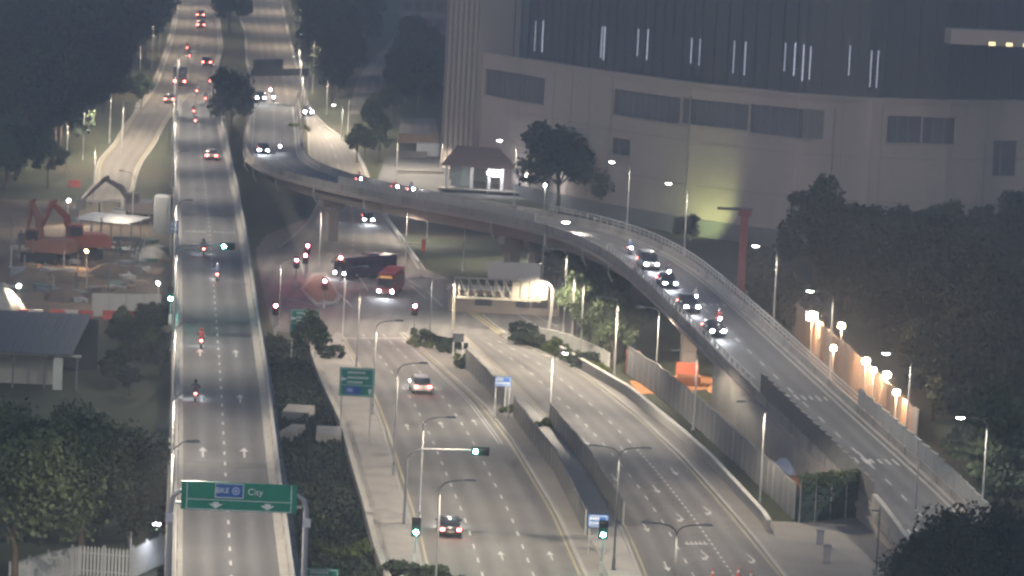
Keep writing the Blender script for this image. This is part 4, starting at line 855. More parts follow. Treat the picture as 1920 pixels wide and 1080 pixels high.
# orange sign and the red column
p = P(1386, 590); r = thing('red_column', 'dark red steel column with a dark T beam behind the curved flyover', 'column', p)
s_ = (590 + 300) / 55; hcol = 12.6; redm = mat('column_red', (.2, .05, .055), .6, .2, .4); MB().box((0, 0, hcol / 2), (.85, .85, hcol)).build('column', redm, r); MB().box((-1.2, 0, hcol + .05), (4.2, .5, .3)).build('beam', dsteel, r); MB().box((0, 0, hcol - .45), (1.5, 1.1, .5)).build('capital', redm, r); MB().box((0, 0, .2), (1.4, 1.4, .4)).build('base_plate', redm, r)
p = P(1410, 600); r = thing('orange_sign', 'orange roadworks sign on a post behind the curved flyover', 'sign', p); MB().box((.25, -.06, 2.4), (1.3, .06, .8)).build('board', mat('sign_orange', (.5, .2, .07), .6), r); MB().tube([(0, 0, 0), (0, 0, 2.9)], .06, 6).build('post', steel, r)
# white sign gantry seen from behind
g0 = P(1027, 628); gl = P(850, 600); gg = thing('truss_gantry', 'white truss sign gantry with a blank white panel behind the junction', 'gantry', g0, 0.0)
wm = mat('gantry_white', (.28, .27, .25), .6, .12); wm2 = mat('gantry_cream', (.24, .23, .19), .6, .15); sg = FPX / g0.y; Wg = 178 / sg; zt, zb_ = 95 / sg + .35, 58 / sg + .35
MB().tube([(.0, 0, 0), (.25, 0, 2.6), (.3, 0, zt - 1.1), (.1, 0, zt - .5), (-.35, 0, zt - .1), (-1.2, 0, zt)], [.2, .18, .16, .15, .14, .13], 8).build('post', wm, gg)
tr = MB().box((-Wg / 2 - .6, 0, zt), (Wg - .6, .16, .16)).build('top_chord', wm, gg); MB().box((-Wg / 2 - .6, 0, zb_), (Wg - .8, .5, .2)).build('bottom_chord', wm2, gg)
for k in range(10):
    x0 = -Wg + .4 + k * (Wg - 1.6) / 9; x1 = x0 + (Wg - 1.6) / 9
    MB().box((x0, 0, (zt + zb_) / 2), (.13, .12, zt - zb_)).build('strut', wm2, gg)
    if k < 6: MB().tube([(x0, 0, zt), (x1, 0, zb_)], .08, 6).build('diagonal', wm2, gg)
    else: MB().box(((x0 + x1) / 2, .08, (zt + zb_) / 2), ((x1 - x0) * .9, .05, (zt - zb_) * .9)).build('truss_panel', wm2, gg)
MB().box((-4.1, .05, zt + 1.05), (5.9, .12, 1.9)).build('blank_panel', mat('panel_white', (.36, .35, .345), .6, .06), gg)
for x in (-6, -4, -2.2): MB().box((x, .16, zt + .9), (.12, .1, 2.2)).build('bracket', steel, gg)
MB().tube([(-Wg - .1, 0, 0), (-Wg - .1, 0, zt)], .16, 8).build('post', wm2, gg)
# small hut below the gantry
p = P(960, 590); ht = thing('site_hut', 'low beige hut with dark windows seen under the white gantry', 'hut', p); MB().box((-1, 2, 1.3), (13, 3.5, 2.6)).build('wall', mat('hut_beige', (.19, .165, .145), .8), ht); MB().box((-1, 1.9, 2.7), (13.6, 4.2, .2)).build('roof', concrete, ht)
for x, w_ in ((-3.4, 2.0), (1.2, 1.6), (3.2, 1.8), (4.8, .8)): MB().box((x, .23, 1.5), (w_, .1, 1.2)).build('window', glass, ht)
# sign gantry across the inbound expressway, seen from behind
a, c = G(470, 205), G(570, 200); ig = thing('rear_gantry', 'dark overhead gantry seen from behind across the inbound expressway', 'gantry', a, math.atan2(c.y - a.y, c.x - a.x)); L_ = (c - a).length; dkm = mat('gantry_dark', (.07, .072, .08), .7)
for x in (-.5, L_ + .5): MB().tube([(x, 0, 0), (x, 0, 7.2)], .2, 8).build('post', steel, ig)
MB().box((L_ / 2, 0, 6.2), (L_ + 1, .4, 1.2)).build('beam', dkm, ig); MB().box((L_ * .27, -.3, 7.2), (L_ * .55, .15, 2.4)).build('sign_back', dkm, ig)

# ================================================================== VEHICLES
def loft(b, secs):
    """closed rings of equal count joined end to end"""
    n = len(secs[0]); vs = [v for s in secs for v in s]; fs = []
    for i in range(len(secs) - 1):
        for k in range(n): fs.append((i * n + k, i * n + (k + 1) % n, (i + 1) * n + (k + 1) % n, (i + 1) * n + k))
    fs += [tuple(range(n))[::-1], tuple((len(secs) - 1) * n + k for k in range(n))]; return b.add(vs, fs)
def ring(y, hw, z0, z1, top=.86, r=.08): return [(-hw + r, y, z0), (hw - r, y, z0), (hw, y, z0 + r * 1.5), (hw, y, z0 + (z1 - z0) * .6), (hw * top, y, z1), (-hw * top, y, z1), (-hw, y, z0 + (z1 - z0) * .6), (-hw, y, z0 + r * 1.5)]
WHEEL = MB().wheel((0, 0, 0), .32, .22).mesh('tyre', tyre); RIM = MB().tube([(-.115, 0, 0), (.115, 0, 0)], .2, 12).mesh('rim', chrome)
def make_car(paint, style='sedan', beam=0):
    L_, W_, Hh = {'sedan': (4.5, .88, 1.45), 'suv': (4.5, .92, 1.68), 'van': (4.8, .94, 1.95)}[style]; h = L_ / 2; bz = .82 if style == 'sedan' else .98
    r = thing('car', 'car', 'car')
    body = MB(); loft(body, [ring(-h, W_ * .84, .38, bz * .86), ring(-h + .12, W_ * .95, .3, bz * .97), ring(-h + .6, W_, .24, bz + .04), ring(-.2, W_, .22, bz + .03), ring(h * .48, W_, .22, bz), ring(h * .8, W_ * .96, .26, bz * .92), ring(h * .96, W_ * .86, .32, bz * .84), ring(h, W_ * .76, .4, bz * .74)]); bo = body.build('body', paint, r, True)
    y0, y1, y2, y3 = {'sedan': (-h + .75, -h + 1.35, .35, 1.15), 'suv': (-h + .15, -h + .55, .45, 1.2), 'van': (-h + .1, -h + .3, .95, 1.6)}[style]
    gl_ = MB(); loft(gl_, [ring(y0, W_ * .9, bz - .06, bz + .03, .95), ring(y1, W_ * .9, bz - .05, Hh - .06, .78), ring((y1 + y2) / 2, W_ * .91, bz - .05, Hh - .02, .78), ring(y2, W_ * .9, bz - .05, Hh - .06, .78), ring(y3, W_ * .9, bz - .06, bz + .03, .95)]); gl_.build('glasshouse', glass, r, True)
    rf_ = MB(); loft(rf_, [ring(y1 + .02, W_ * .73, Hh - .09, Hh - .03, .9, .02), ring((y1 + y2) / 2, W_ * .74, Hh - .06, Hh + .01, .9, .02), ring(y2 - .02, W_ * .73, Hh - .09, Hh - .03, .9, .02)]); rf_.build('roof', paint, r, True)
    for s in (-1, 1):
        MB().box((s * W_ * .84, (y1 + y2) / 2 - .05, (bz + Hh) / 2 - .03), (.05, .09, Hh - bz - .08)).build('pillar', paint, r)
        MB().box((s * (W_ + .1), y3 - .25, bz + .08), (.2, .1, .14)).build('mirror', paint, r)
        for y in (-h + .85, h - .88): wo = link('wheel', WHEEL, r, (s * (W_ - .08), y, .32)); link('rim', RIM, wo, (s * .01, 0, 0))
        MB().box((s * W_ * .74, -h - .0, bz * .83), (.3, .12, .17)).build('tail_light', tail_r, r); MB().ball((s * W_ * .66, h - .05, bz * .72), (.2, .1, .1), 8, 6).build('headlight', head_w, r)
    MB().box((0, -h - .01, bz * .62), (.5, .03, .13)).build('number_plate', mat('plate', (.5, .48, .4), .5), r); MB().box((0, -h + .02, .34), (W_ * 1.7, .12, .16)).build('rear_bumper', mat('bumper_black', (.03, .03, .03), .6), r); MB().box((0, h - .02, .42), (W_ * 1.3, .08, .12)).build('grille', sigb, r)
    if beam: light('SPOT', 'lamp_light', r, (0, h + .15, .65), beam, (.88, .92, 1), .3, 70, .8, (R_(80), 0, 0))
    return r
def locate(rd, x, y):
    best = None
    for i in range(0, 241):
        t = i / 240
        for j in range(11):
            u = j / 10; q = proj(rd.pt(t, u)); e = (q[0] - x) ** 2 + (q[1] - y) ** 2
            if best is None or e < best[0]: best = (e, t, u)
    _, t0, u0 = best
    for i in range(-8, 9):
        for j in range(-8, 9):
            t, u = min(1, max(0, t0 + i / 1900)), u0 + j / 90; q = proj(rd.pt(t, u)); e = (q[0] - x) ** 2 + (q[1] - y) ** 2
            if e < best[0]: best = (e, t, u)
    return best[1], best[2]
def spot_on(rd, x, y, dz, away):
    t, u = locate(rd, x, y); p = rd.pt(t, u); a, b = rd.pt(max(0, t - .015), u), rd.pt(min(1, t + .015), u); far = b if b.y > a.y else a; nr = a if far is b else b
    return p + Vector((0, 0, dz)), (heading(nr, far) if away else heading(far, nr))
rp_, ra_ = spot_on(RV, 1607, 848, .035, 0); o = link('arrow_marking', ARROW, rv, rp_, ra_); o.scale = (.9, 1.15, 1); t_, u_ = locate(RV, 1607, 848); d_ = RV.pt(t_ + .01, u_) - RV.pt(t_ - .01, u_); o.rotation_euler.x = math.atan2(d_.z, math.hypot(d_.x, d_.y)); o.location.z += .02
pb = mat('paint_black', (.025, .02, .022), .3, .1, spec=.6); pw = mat('paint_white', (.55, .54, .52), .35, .06, spec=.5); pd = mat('paint_dark', (.05, .052, .06), .3, .1, spec=.6); pbe = mat('paint_beige', (.42, .38, .32), .4, .08, spec=.5)
for rd, x, y, dz, away, pt_, st, bm, lb in (
    (M, 842, 1000, .05, 1, pb, 'sedan', 250, 'black sedan with red tail lights in the left lane of the outbound road'), (M, 787, 735, .05, 1, pw, 'suv', 250, 'white sport utility car with lit tail lights driving towards the junction'),
    (LV, 396, 298, 0, 1, pbe, 'sedan', 0, 'beige car on the far part of the straight flyover'), (EO, 318, 192, .07, 1, pd, 'sedan', 0, 'dark car in the left lane where the slip road joins the expressway'), (EO, 376, 52, .07, 1, pd, 'sedan', 0, 'dark car second farthest on the outbound expressway'), (EO, 375, 34, .07, 1, pd, 'suv', 0, 'farthest dark car on the outbound expressway'), (EO, 388, 124, .07, 1, pd, 'suv', 0, 'dark car beside the round median tree on the expressway'),
    (RV, 493, 287, 0, 0, pd, 'sedan', 500, 'car with two bright headlights entering the curved flyover'), (EI, 489, 190, .07, 0, pd, 'suv', 400, 'car with bright headlights on the inbound expressway'), (S2, 689, 419, .06, 0, pd, 'sedan', 700, 'car with bright headlights on the slip road under the curved flyover'), (S2, 622, 412, .06, 0, pd, 'sedan', 400, 'car half hidden behind the flyover pier on the slip road'),
    (RV, 1214, 503, 0, 0, pw, 'van', 700, 'white van at the head of the curve in the flyover queue'), (RV, 1250, 537, 0, 0, pd, 'sedan', 700, 'second car of the flyover queue, dark with bright headlights'), (RV, 1290, 583, 0, 0, pd, 'suv', 700, 'third car of the flyover queue, dark with bright headlights'), (RV, 1338, 626, 0, 0, pb, 'sedan', 900, 'black car leading the queue down the curved flyover'),
    (S2, 577, 215, .06, 0, pd, 'sedan', 0, 'car at the top of the eastern slip road')):
    p, a = spot_on(rd, x, y, dz, away); o = make_car(pt_, st, bm); o.location = p; o.rotation_euler.z = a; o['label'] = lb
# buses and lorry
def make_bus(name, label, paint, roofm, L_=10.5, beam=800):
    r = thing(name, label, 'bus'); h = L_ / 2; W_ = 1.25
    b = MB(); loft(b, [ring(-h, W_ * .95, .4, 3.0, .9), ring(-h + .2, W_, .32, 3.1, .92), ring(h - .3, W_, .32, 3.1, .92), ring(h, W_ * .95, .4, 2.95, .9)]); b.build('body', paint, r)
    rf_ = MB(); loft(rf_, [ring(-h + .1, W_ * .9, 3.0, 3.16, .8, .02), ring(h - .2, W_ * .9, 3.0, 3.16, .8, .02)]); rf_.build('roof', roofm, r); MB().box((0, -1, 3.25), (1.6, 2.4, .22)).build('air_conditioner', roofm, r)
    MB().box((0, h - .03, 1.85), (2.15, .16, 1.2)).build('windscreen', glass, r); MB().box((0, h - .0, 2.7), (1.7, .12, .3)).build('destination_display', emit('display_amber', (1, .55, .15), .12), r)
    for s in (-1, 1):
        for k in range(6): MB().box((s * (W_ + .0), -h + 1.1 + k * (L_ - 2.2) / 5.6, 2.0), (.05, (L_ - 2.2) / 6.6, .95)).build('window', glass, r)
        for y in (-h + 2.4, h - 2.3): wo = link('wheel', WHEEL, r, (s * (W_ - .1), y, .48)); wo.scale = (1.3, 1.5, 1.5); link('rim', RIM, wo)
        MB().ball((s * .92, h + .02, .8), (.19, .09, .15), 8, 6).build('headlight', head_w, r); MB().box((s * (W_ + .18), h + .15, 2.3), (.16, .1, .45)).build('mirror', sigb, r); MB().box((s * 1.05, -h - .02, 1.0), (.22, .06, .4)).build('tail_light', tail_r, r)
    MB().box((0, h + .02, .5), (2.3, .1, .3)).build('bumper', sigb, r); MB().box((0, h + .05, .62), (.6, .03, .14)).build('number_plate', signw, r)
    light('SPOT', 'lamp_light', r, (0, h + .3, .85), beam, (.88, .92, 1), .3, 75, .8, (R_(78), 0, 0)); return r
o = make_bus('bus', 'red roofed bus with bright headlights waiting at the junction', mat('bus_red', (.24, .04, .037), .4, .12, .5), mat('bus_roof_red', (.36, .045, .035), .5, .1)); o.scale = (.86, .86, .9); o.location = P(737, 558, .04) + Vector((-.5, 4.4, 0)); o.rotation_euler.z = math.pi - .1
o = make_bus('bus', 'dark purple bus turning left behind the red bus', mat('bus_purple', (.055, .04, .07), .4, .15, .5), mat('bus_roof_dark', (.09, .06, .07), .5), 11, 500); p = P(680, 522, .04); o.scale = (.86, .86, .86); o.location = p + Vector((.2, 2.2, 0)); o.rotation_euler.z = 2.45
tp, ta = spot_on(EO, 337, 158, .07, 1); lr = thing('lorry', 'dark box lorry with red tail lights on the outbound expressway', 'lorry', tp, ta); dk = mat('lorry_dark', (.05, .05, .065), .6)
MB().box((0, 0, 2.0), (2.4, 5.6, 2.5)).build('cargo_box', dk, lr); MB().box((0, 3.7, 1.5), (2.2, 1.7, 2.1), taper=(.9, .8)).build('cab', dk, lr); MB().box((0, 0, .65), (2.0, 7.2, .25)).build('chassis', sigb, lr); MB().box((0, 4.56, 1.9), (1.9, .08, .7)).build('windscreen', glass, lr)
for s in (-1, 1):
    for y in (-2.2, -1.2, 3.4): wo = link('wheel', WHEEL, lr, (s * 1.0, y, .46)); wo.scale = (1.2, 1.4, 1.4)
    MB().box((s * .85, -3.64, .72), (.4, .06, .22)).build('tail_light', tail_r, lr); MB().box((s * .61, -2.83, 2.0), (1.14, .06, 2.4)).build('door', dk, lr)

# motorbikes and riders
def make_bike(paint, beam=0):
    r = thing('motorbike', 'motorbike', 'motorbike')
    for y in (-.62, .62):
        w_ = MB().tube([(-.06, y, .3), (-.03, y, .3), (.03, y, .3), (.06, y, .3)], [.27, .3, .3, .27], 16).build('wheel', tyre, r); MB().tube([(-.065, y, .3), (.065, y, .3)], .18, 12).build('rim', chrome, w_)
    b = MB(); loft(b, [ring(-.75, .1, .62, .78), ring(-.3, .15, .45, .8), ring(.1, .17, .3, .84), ring(.4, .14, .42, .95), ring(.55, .1, .7, .92)]); b.build('body', paint, r, True); MB().box((0, -.3, .84), (.26, .8, .1), taper=(.8, .9)).build('seat', sigb, r)
    MB().tube([(0, .62, .3), (0, .45, .95)], .045, 6).build('fork', chrome, r); MB().tube([(-.36, .38, 1.03), (-.1, .46, 1.0), (.1, .46, 1.0), (.36, .38, 1.03)], .02, 6).build('handlebar', sigb, r)
    MB().ball((0, .6, .88), (.13, .1, .12), 8, 6).build('headlight', head_w, r); MB().box((0, -.8, .76), (.2, .08, .13)).build('tail_light', tail_r, r); MB().box((0, -.86, .55), (.18, .03, .14)).build('number_plate', mat('plate', (.5, .48, .4), .5), r); MB().tube([(.16, -.7, .35), (.15, .1, .3)], .05, 6).build('exhaust', chrome, r)
    if beam: light('SPOT', 'lamp_light', r, (0, .75, .85), beam, (.88, .92, 1), .2, 60, .8, (R_(76), 0, 0))
    return r
def rider_mesh():
    """one continuous skinned figure seated on a bike, hands on the bar"""
    J = {'pel': (0, -.3, .92, .15), 'wai': (0, -.26, 1.1, .14), 'che': (0, -.12, 1.34, .17), 'nec': (0, -.04, 1.5, .065), 'hea': (0, -.01, 1.58, .08)}
    for s, n in ((-1, 'l'), (1, 'r')):
        J.update({n + 'sh': (s * .2, -.1, 1.42, .075), n + 'el': (s * .33, .1, 1.2, .055), n + 'wr': (s * .33, .32, 1.08, .042), n + 'ha': (s * .32, .41, 1.04, .045), n + 'fi': (s * .27, .44, 1.0, .025), n + 'th': (s * .27, .36, 1.05, .02), n + 'hp': (s * .11, -.24, .9, .11), n + 'kn': (s * .24, .14, .78, .075), n + 'an': (s * .2, -.08, .4, .05), n + 'to': (s * .2, .12, .34, .045)})
    E = [('pel', 'wai'), ('wai', 'che'), ('che', 'nec'), ('nec', 'hea')]
    for n in 'lr': E += [('che', n + 'sh'), (n + 'sh', n + 'el'), (n + 'el', n + 'wr'), (n + 'wr', n + 'ha'), (n + 'ha', n + 'fi'), (n + 'ha', n + 'th'), ('pel', n + 'hp'), (n + 'hp', n + 'kn'), (n + 'kn', n + 'an'), (n + 'an', n + 'to')]
    k = list(J); me = bpy.data.meshes.new('body'); me.from_pydata([J[a][:3] for a in k], [(k.index(a), k.index(b)) for a, b in E], []); o = bpy.data.objects.new('tmp', me); C.objects.link(o)
    sm = o.modifiers.new('s', 'SKIN'); 
    for i, a in enumerate(k): v = me.skin_vertices[0].data[i]; v.radius = (J[a][3],) * 2; v.use_root = a == 'pel'
    o.modifiers.new('d', 'SUBSURF').levels = 1; dg = bpy.context.evaluated_depsgraph_get(); dg.update(); m2 = bpy.data.meshes.new_from_object(o.evaluated_get(dg)); bpy.data.objects.remove(o); return m2
RIDER = rider_mesh()
HELM = MB().ball((0, .0, 1.68), (.14, .16, .16), 12, 8); VIS = MB().box((0, .13, 1.68), (.2, .08, .1), taper=(.9, .9))
cloth = [mat('jacket_dark', (.04, .042, .05), .8, .2, 3), mat('jacket_red', (.2, .03, .03), .8, .2, 3), mat('jacket_blue', (.05, .07, .14), .8, .2, 3), mat('jacket_grey', (.14, .14, .14), .8, .2, 3)]; RM = []
for c_ in cloth:
    me = RIDER.copy(); me.materials.clear(); me.materials.append(c_); me.polygons.foreach_set('use_smooth', [True] * len(me.polygons)); RM.append(me)
helm = [HELM.mesh('helmet', mat('helmet_black', (.03, .03, .035), .3), True), HELM.mesh('helmet', mat('helmet_red', (.3, .03, .03), .3), True), HELM.mesh('helmet', mat('helmet_white', (.5, .5, .5), .3), True)]; VISM = VIS.mesh('visor', glass); CN = ['dark', 'red', 'blue', 'grey']; HN = ['black', 'red', 'white']
SKIN = MB().ball((0, .06, 1.62), (.085, .09, .11), 10, 8).ball((0, .155, 1.615), (.016, .022, .025), 6, 4).box((-.033, .143, 1.645), (.026, .015, .012)).box((.033, .143, 1.645), (.026, .015, .012)).box((0, .142, 1.572), (.05, .015, .012)).mesh('face', mat('skin', (.32, .19, .13), .6))
bikes = [(LV, 366, 752, 1, 'nearest motorbike on the straight flyover'), (LV, 377, 652, 1, 'second nearest motorbike on the straight flyover'), (LV, 407, 526, 1, 'motorbike on the lane line of the straight flyover'), (LV, 382, 478, 1, 'motorbike just past the overhead signal on the straight flyover'), (LV, 366, 234, 1, 'lower motorbike of the pair far up the straight flyover'), (LV, 363, 216, 1, 'upper motorbike of the pair far up the straight flyover'),
    (EO, 385, 193, 1, 'motorbike at the right edge where the expressway begins'), (EO, 369, 178, 1, 'motorbike ahead of the pair where the expressway begins'), (EO, 393, 160, 1, 'motorbike passing the round median tree'), (EO, 351, 97, 1, 'motorbike in mid expressway beyond the lorry'), (EO, 355, 112, 1, 'motorbike just beyond the lorry'),
    (RV, 524, 285, 0, 'motorbike with headlight at the right edge of the curved flyover start'), (EI, 512, 192, 0, 'rightmost motorbike of the group on the inbound expressway'), (EI, 507, 178, 0, 'farthest motorbike of the group on the inbound expressway'), (RV, 1181, 478, 0, 'motorbike behind the white van in the flyover queue'), (RV, 1302, 570, 0, 'motorbike beside the third queueing car'), (RV, 1252, 523, 0, 'motorbike beside the second queueing car'), (RV, 1347, 612, 0, 'motorbike just behind the leading black car')]
for i, (rd, x, y, aw, lb) in enumerate(bikes):
    p, a = spot_on(rd, x, y, .07 if rd in (EO, EI) else .01, aw); o = make_bike([pb, pd, pb, pw][i % 4], 0 if aw else 220); o.location = p; o.rotation_euler.z = a; o['label'] = lb
    ci, hi = i % 4, i % 3; r = thing('person', f'{CN[ci]}-jacketed rider on the {lb}', 'person', p, a); bo = link('body', RM[ci], r); hm = link('helmet', helm[hi], r); link('visor', VISM, hm); link('face', SKIN, r)
for i, (x, y) in enumerate(((672, 336), (742, 348), (780, 352))):
    hp_ = P(x, y, LVz + .88); j = min(range(20, 150), key=lambda k: min((RV.L[k].lerp(RV.R[k], v).xy - hp_.xy).length for v in (.3, .5, .7, .85, .95))); uu = min((.3, .5, .7, .8, .9), key=lambda v: (RV.L[j].lerp(RV.R[j], v).xy - hp_.xy).length); p = RV.L[j].lerp(RV.R[j], uu); q = RV.L[j - 1].lerp(RV.R[j - 1], uu); p, q = (p, q) if q.y < p.y else (p, p * 2 - q); o = make_bike(pb, 150); o.location = p + Vector((0, 0, .01)); o.rotation_euler.z = heading(p, q); lb = ['leftmost', 'middle', 'rightmost'][i] + ' of three motorbikes showing over the curved flyover parapet'; o['label'] = lb
    ci, hi = i, (i + 1) % 3; r = thing('person', f'{CN[ci]}-jacketed rider on the {lb}', 'person', o.location, heading(p, q)); link('body', RM[ci], r); hm = link('helmet', helm[hi], r); link('visor', VISM, hm); link('face', SKIN, r)

# ================================================================== VEGETATION
def crown(n, size, rx, rz, lobes, seed, zc):
    rnd = random.Random(seed); cs = []
    for _ in range(lobes):
        a, t = rnd.uniform(0, 6.28), math.acos(rnd.uniform(-.5, 1)); k = rnd.uniform(.45, .85); cs.append((math.cos(a) * math.sin(t) * rx * k, math.sin(a) * math.sin(t) * rx * k, zc + math.cos(t) * rz * k, rnd.uniform(.24, .46) * min(rx, rz)))
    def f(r):
        c = cs[r.randrange(len(cs))]; d = Vector((r.gauss(0, 1), r.gauss(0, 1), r.gauss(0, 1))).normalized() * c[3] * (r.random() ** .35) * r.uniform(.8, 1.15); return (c[0] + d.x, c[1] + d.y, c[2] + d.z * .85)
    return leaves(f, n, size, seed), cs
def make_tree(lm, h, rx, n, size, lobes, seed, name='tree', crown_k=.42):
    r = thing(name, 'tree', 'tree'); zc = h * (1 - crown_k * .55); rz = h * crown_k; b, cs = crown(n, size, rx, rz, lobes, seed, zc); b.build('crown', lm, r)
    t = MB().tube([(0, 0, -.2), (.05, 0, h * .2), (-.05, .08, h * .42), (0, 0, h * .62)], [h * .03, h * .024, h * .02, h * .012], 7)
    for c in cs[:7]: t.tube([(0, 0, h * .36), (c[0] * .45, c[1] * .45, (h * .4 + c[2]) / 2), c[:3]], [h * .014, h * .01, h * .005], 5)
    t.build('trunk', bark, r, True); return r
tp_ = [Proto(make_tree(leafA, 12, 4.8, 5200, .55, 34, 3, crown_k=.68)), Proto(make_tree(leafD, 14, 4.4, 5200, .55, 34, 5, crown_k=.7)), Proto(make_tree(leafA, 9, 4.4, 4400, .5, 28, 8, crown_k=.66)), Proto(make_tree(leafB, 8, 3.4, 3400, .42, 22, 11, crown_k=.6))]
big = Proto(make_tree(leafB, 11, 5.4, 16000, .3, 50, 21, crown_k=.56)); big2 = Proto(make_tree(leafA, 9.5, 5.0, 14000, .3, 42, 23, crown_k=.6))
def make_bush(lm, rx, rz, n, size, seed):
    r = thing('bush', 'bush', 'bush'); b, cs = crown(n, size, rx, rz, 16, seed, rz * .42); b.build('foliage', lm, r); t = MB()
    for c in cs[:5]: t.tube([(0, 0, 0), c[:3]], [.06, .02], 5)
    t.build('stem', bark, r); return r
bu = [Proto(make_bush(leafB, 1.9, 1.0, 1700, .24, 31)), Proto(make_bush(leafC, 2.0, .9, 1700, .24, 33)), Proto(make_bush(leafA, 2.0, 1.2, 1800, .26, 35))]
rnd = random.Random(77)
def inside(x, y, poly):
    c = False; n = len(poly)
    for i in range(n):
        (xa, ya), (xb, yb) = poly[i], poly[(i + 1) % n]
        if (ya > y) != (yb > y) and x < (xb - xa) * (y - ya) / (yb - ya) + xa: c = not c
    return c
def wood(poly, n, label, group, kinds, smin=.8, smax=1.25, gap=3.6, maxtry=4000):
    x0, x1 = min(p[0] for p in poly), max(p[0] for p in poly); y0, y1 = min(p[1] for p in poly), max(p[1] for p in poly); got = []; tr_ = 0
    while len(got) < n and tr_ < maxtry:
        tr_ += 1; x, y = rnd.uniform(x0, x1), rnd.uniform(y0, y1)
        if not inside(x, y, poly): continue
        p = G(x, y)
        if any((p.xy - q.xy).length < gap for q in got): continue
        lab = label
        if n > 20: lab = label + ', ' + ['upper', 'middle', 'lower'][min(2, int(3 * (y - y0) / (y1 - y0)))] + ' ' + ['left', 'centre', 'right'][min(2, int(3 * (x - x0) / (x1 - x0)))]
        got.append(p); tp_[rnd.choice(kinds)].put(p, rnd.uniform(0, 6.28), lab, group, rnd.uniform(smin, smax))
wood([(-80, 30), (300, 20), (290, 90), (262, 150), (215, 205), (150, 275), (95, 322), (-60, 345)], 85, 'tall dark tree of the wood left of the expressway', 'trees of the dark wood left of the expressway', [0, 1, 0, 1], .85, 1.3, 4.6)
wood([(-60, 372), (-60, 320), (70, 318), (105, 338), (90, 360)], 9, 'leafy tree at the near edge of the left wood, above the construction site', 'trees at the near edge of the left wood', [2, 3], .8, 1.1, 3.5)
wood([(575, 30), (690, 30), (690, 75), (655, 120), (645, 200), (620, 205), (590, 160)], 22, 'dark tree between the inbound expressway and the hill access road', 'trees right of the inbound expressway', [0, 1], .7, 1.05, 4.5)
wood([(765, 130), (845, 130), (835, 215), (780, 215), (745, 180)], 10, 'dark tree beneath the dark block by the access road', 'trees below the dark block', [2, 0], .6, .9, 4)
wood([(690, 225), (735, 225), (735, 325), (690, 335), (655, 290)], 7, 'roadside tree on the lit slope left of the yard', 'trees on the slope left of the yard', [3], .45, .7, 3)
wood([(1500, 520), (1700, 500), (1920, 470), (1980, 1000), (1880, 1000), (1850, 930), (1730, 800), (1715, 700), (1560, 580)], 105, 'dark tree of the wood right of the curved flyover', 'trees of the dark wood on the right', [0, 2, 2, 2], .55, .95, 3.4)
wood([(1010, 505), (1180, 520), (1195, 600), (1120, 585), (1040, 570)], 12, 'dim tree under the curved flyover behind the lamps', 'trees under the curved flyover', [2, 3], .5, .75, 3.0)
wood([(1065, 615), (1185, 640), (1195, 690), (1150, 690), (1080, 660)], 9, 'leafy tree beside the causeway road under the curved flyover', 'trees beside the causeway road', [3, 3, 2], .5, .72, 2.6)
wood([(195, 640), (312, 630), (312, 760), (205, 760)], 12, 'dim small tree between the shed and the straight flyover', 'trees between the shed and the flyover', [2, 3], .28, .45, 2.2)
wood([(1410, 620), (1490, 680), (1475, 640), (1420, 560)], 4, 'dark tree beside the red column', 'trees beside the red column', [2], .6, .8, 3)
for (x, y, k, s, lb) in ((433, 262, 2, (.9, .9, 1.12), 'round dark tree between the two expressway carriageways'), (430, 62, 0, 1.0, 'dark tree at the top between the carriageways'), (1045, 402, 2, (1.5, 1.5, 1.32), 'broad round tree in front of the factory wall'), (1158, 410, 2, (.9, .9, .8), 'smaller round tree right of the broad one before the factory'), (1285, 462, 2, .45, 'small tree against the yellow lit factory wall'), (576, 692, 3, .62, 'bushy tree in front of the dim green sign'), (1862, 975, 3, 1.2, 'light green tree near the right edge by the ramp foot'), (265, 205, 3, .6, 'small yellow green tree on the expressway verge'), (1775, 450, 0, .72, 'tall dark tree against the right part of the factory'), (1870, 450, 0, .8, 'tall dark tree at the far right of the factory'), (1545, 480, 2, .8, 'dark spreading tree left of the right wood before the factory')):
    tp_[k].put(G(x, y), rnd.uniform(0, 6), lb, None, s)
for (x, y, pr, s, lb) in ((25, 1118, big, 1.0, 'big leafy tree at the bottom left with pale trunk'), (150, 1068, big, .9, 'leafy tree right of the big bottom left tree'), (240, 1068, big2, .9, 'leafy tree next to the straight flyover at the bottom left'), (-30, 1000, big2, .85, 'dark tree at the left edge behind the big tree'), (95, 1000, big2, .78, 'dark tree before the corrugated shed'), (190, 1005, big2, .72, 'small dark tree behind the bottom left trees'), (1775, 1205, big2, .84, 'big dark tree at the bottom right'), (1865, 1185, big2, .8, 'dark tree in the bottom right corner'), (1700, 1215, big2, .58, 'dark tree left of the bottom right trees')):
    pr.put(P(x, y), rnd.uniform(0, 6), lb, None, s)
bl = [(780, 650), (797, 642), (812, 655), (828, 648), (838, 662), (850, 655), (862, 675), (876, 692), (812, 636), (790, 634)]
for x, y in bl: bu[rnd.choice([0, 1, 2])].put(P(x, y), rnd.uniform(0, 6), 'green shrub in the median bed at the junction', 'median shrubs', rnd.uniform(.55, .85))
for x, y in ((970, 640), (990, 646), (1008, 650), (1030, 660), (1052, 668), (1075, 680), (1100, 690), (980, 630), (1020, 642), (1045, 655), (1120, 698)): bu[rnd.choice([0, 1, 2])].put(P(x, y), rnd.uniform(0, 6), 'shrub in the bed along the causeway road near the junction', 'shrubs along the causeway road', rnd.uniform(.7, 1.1))
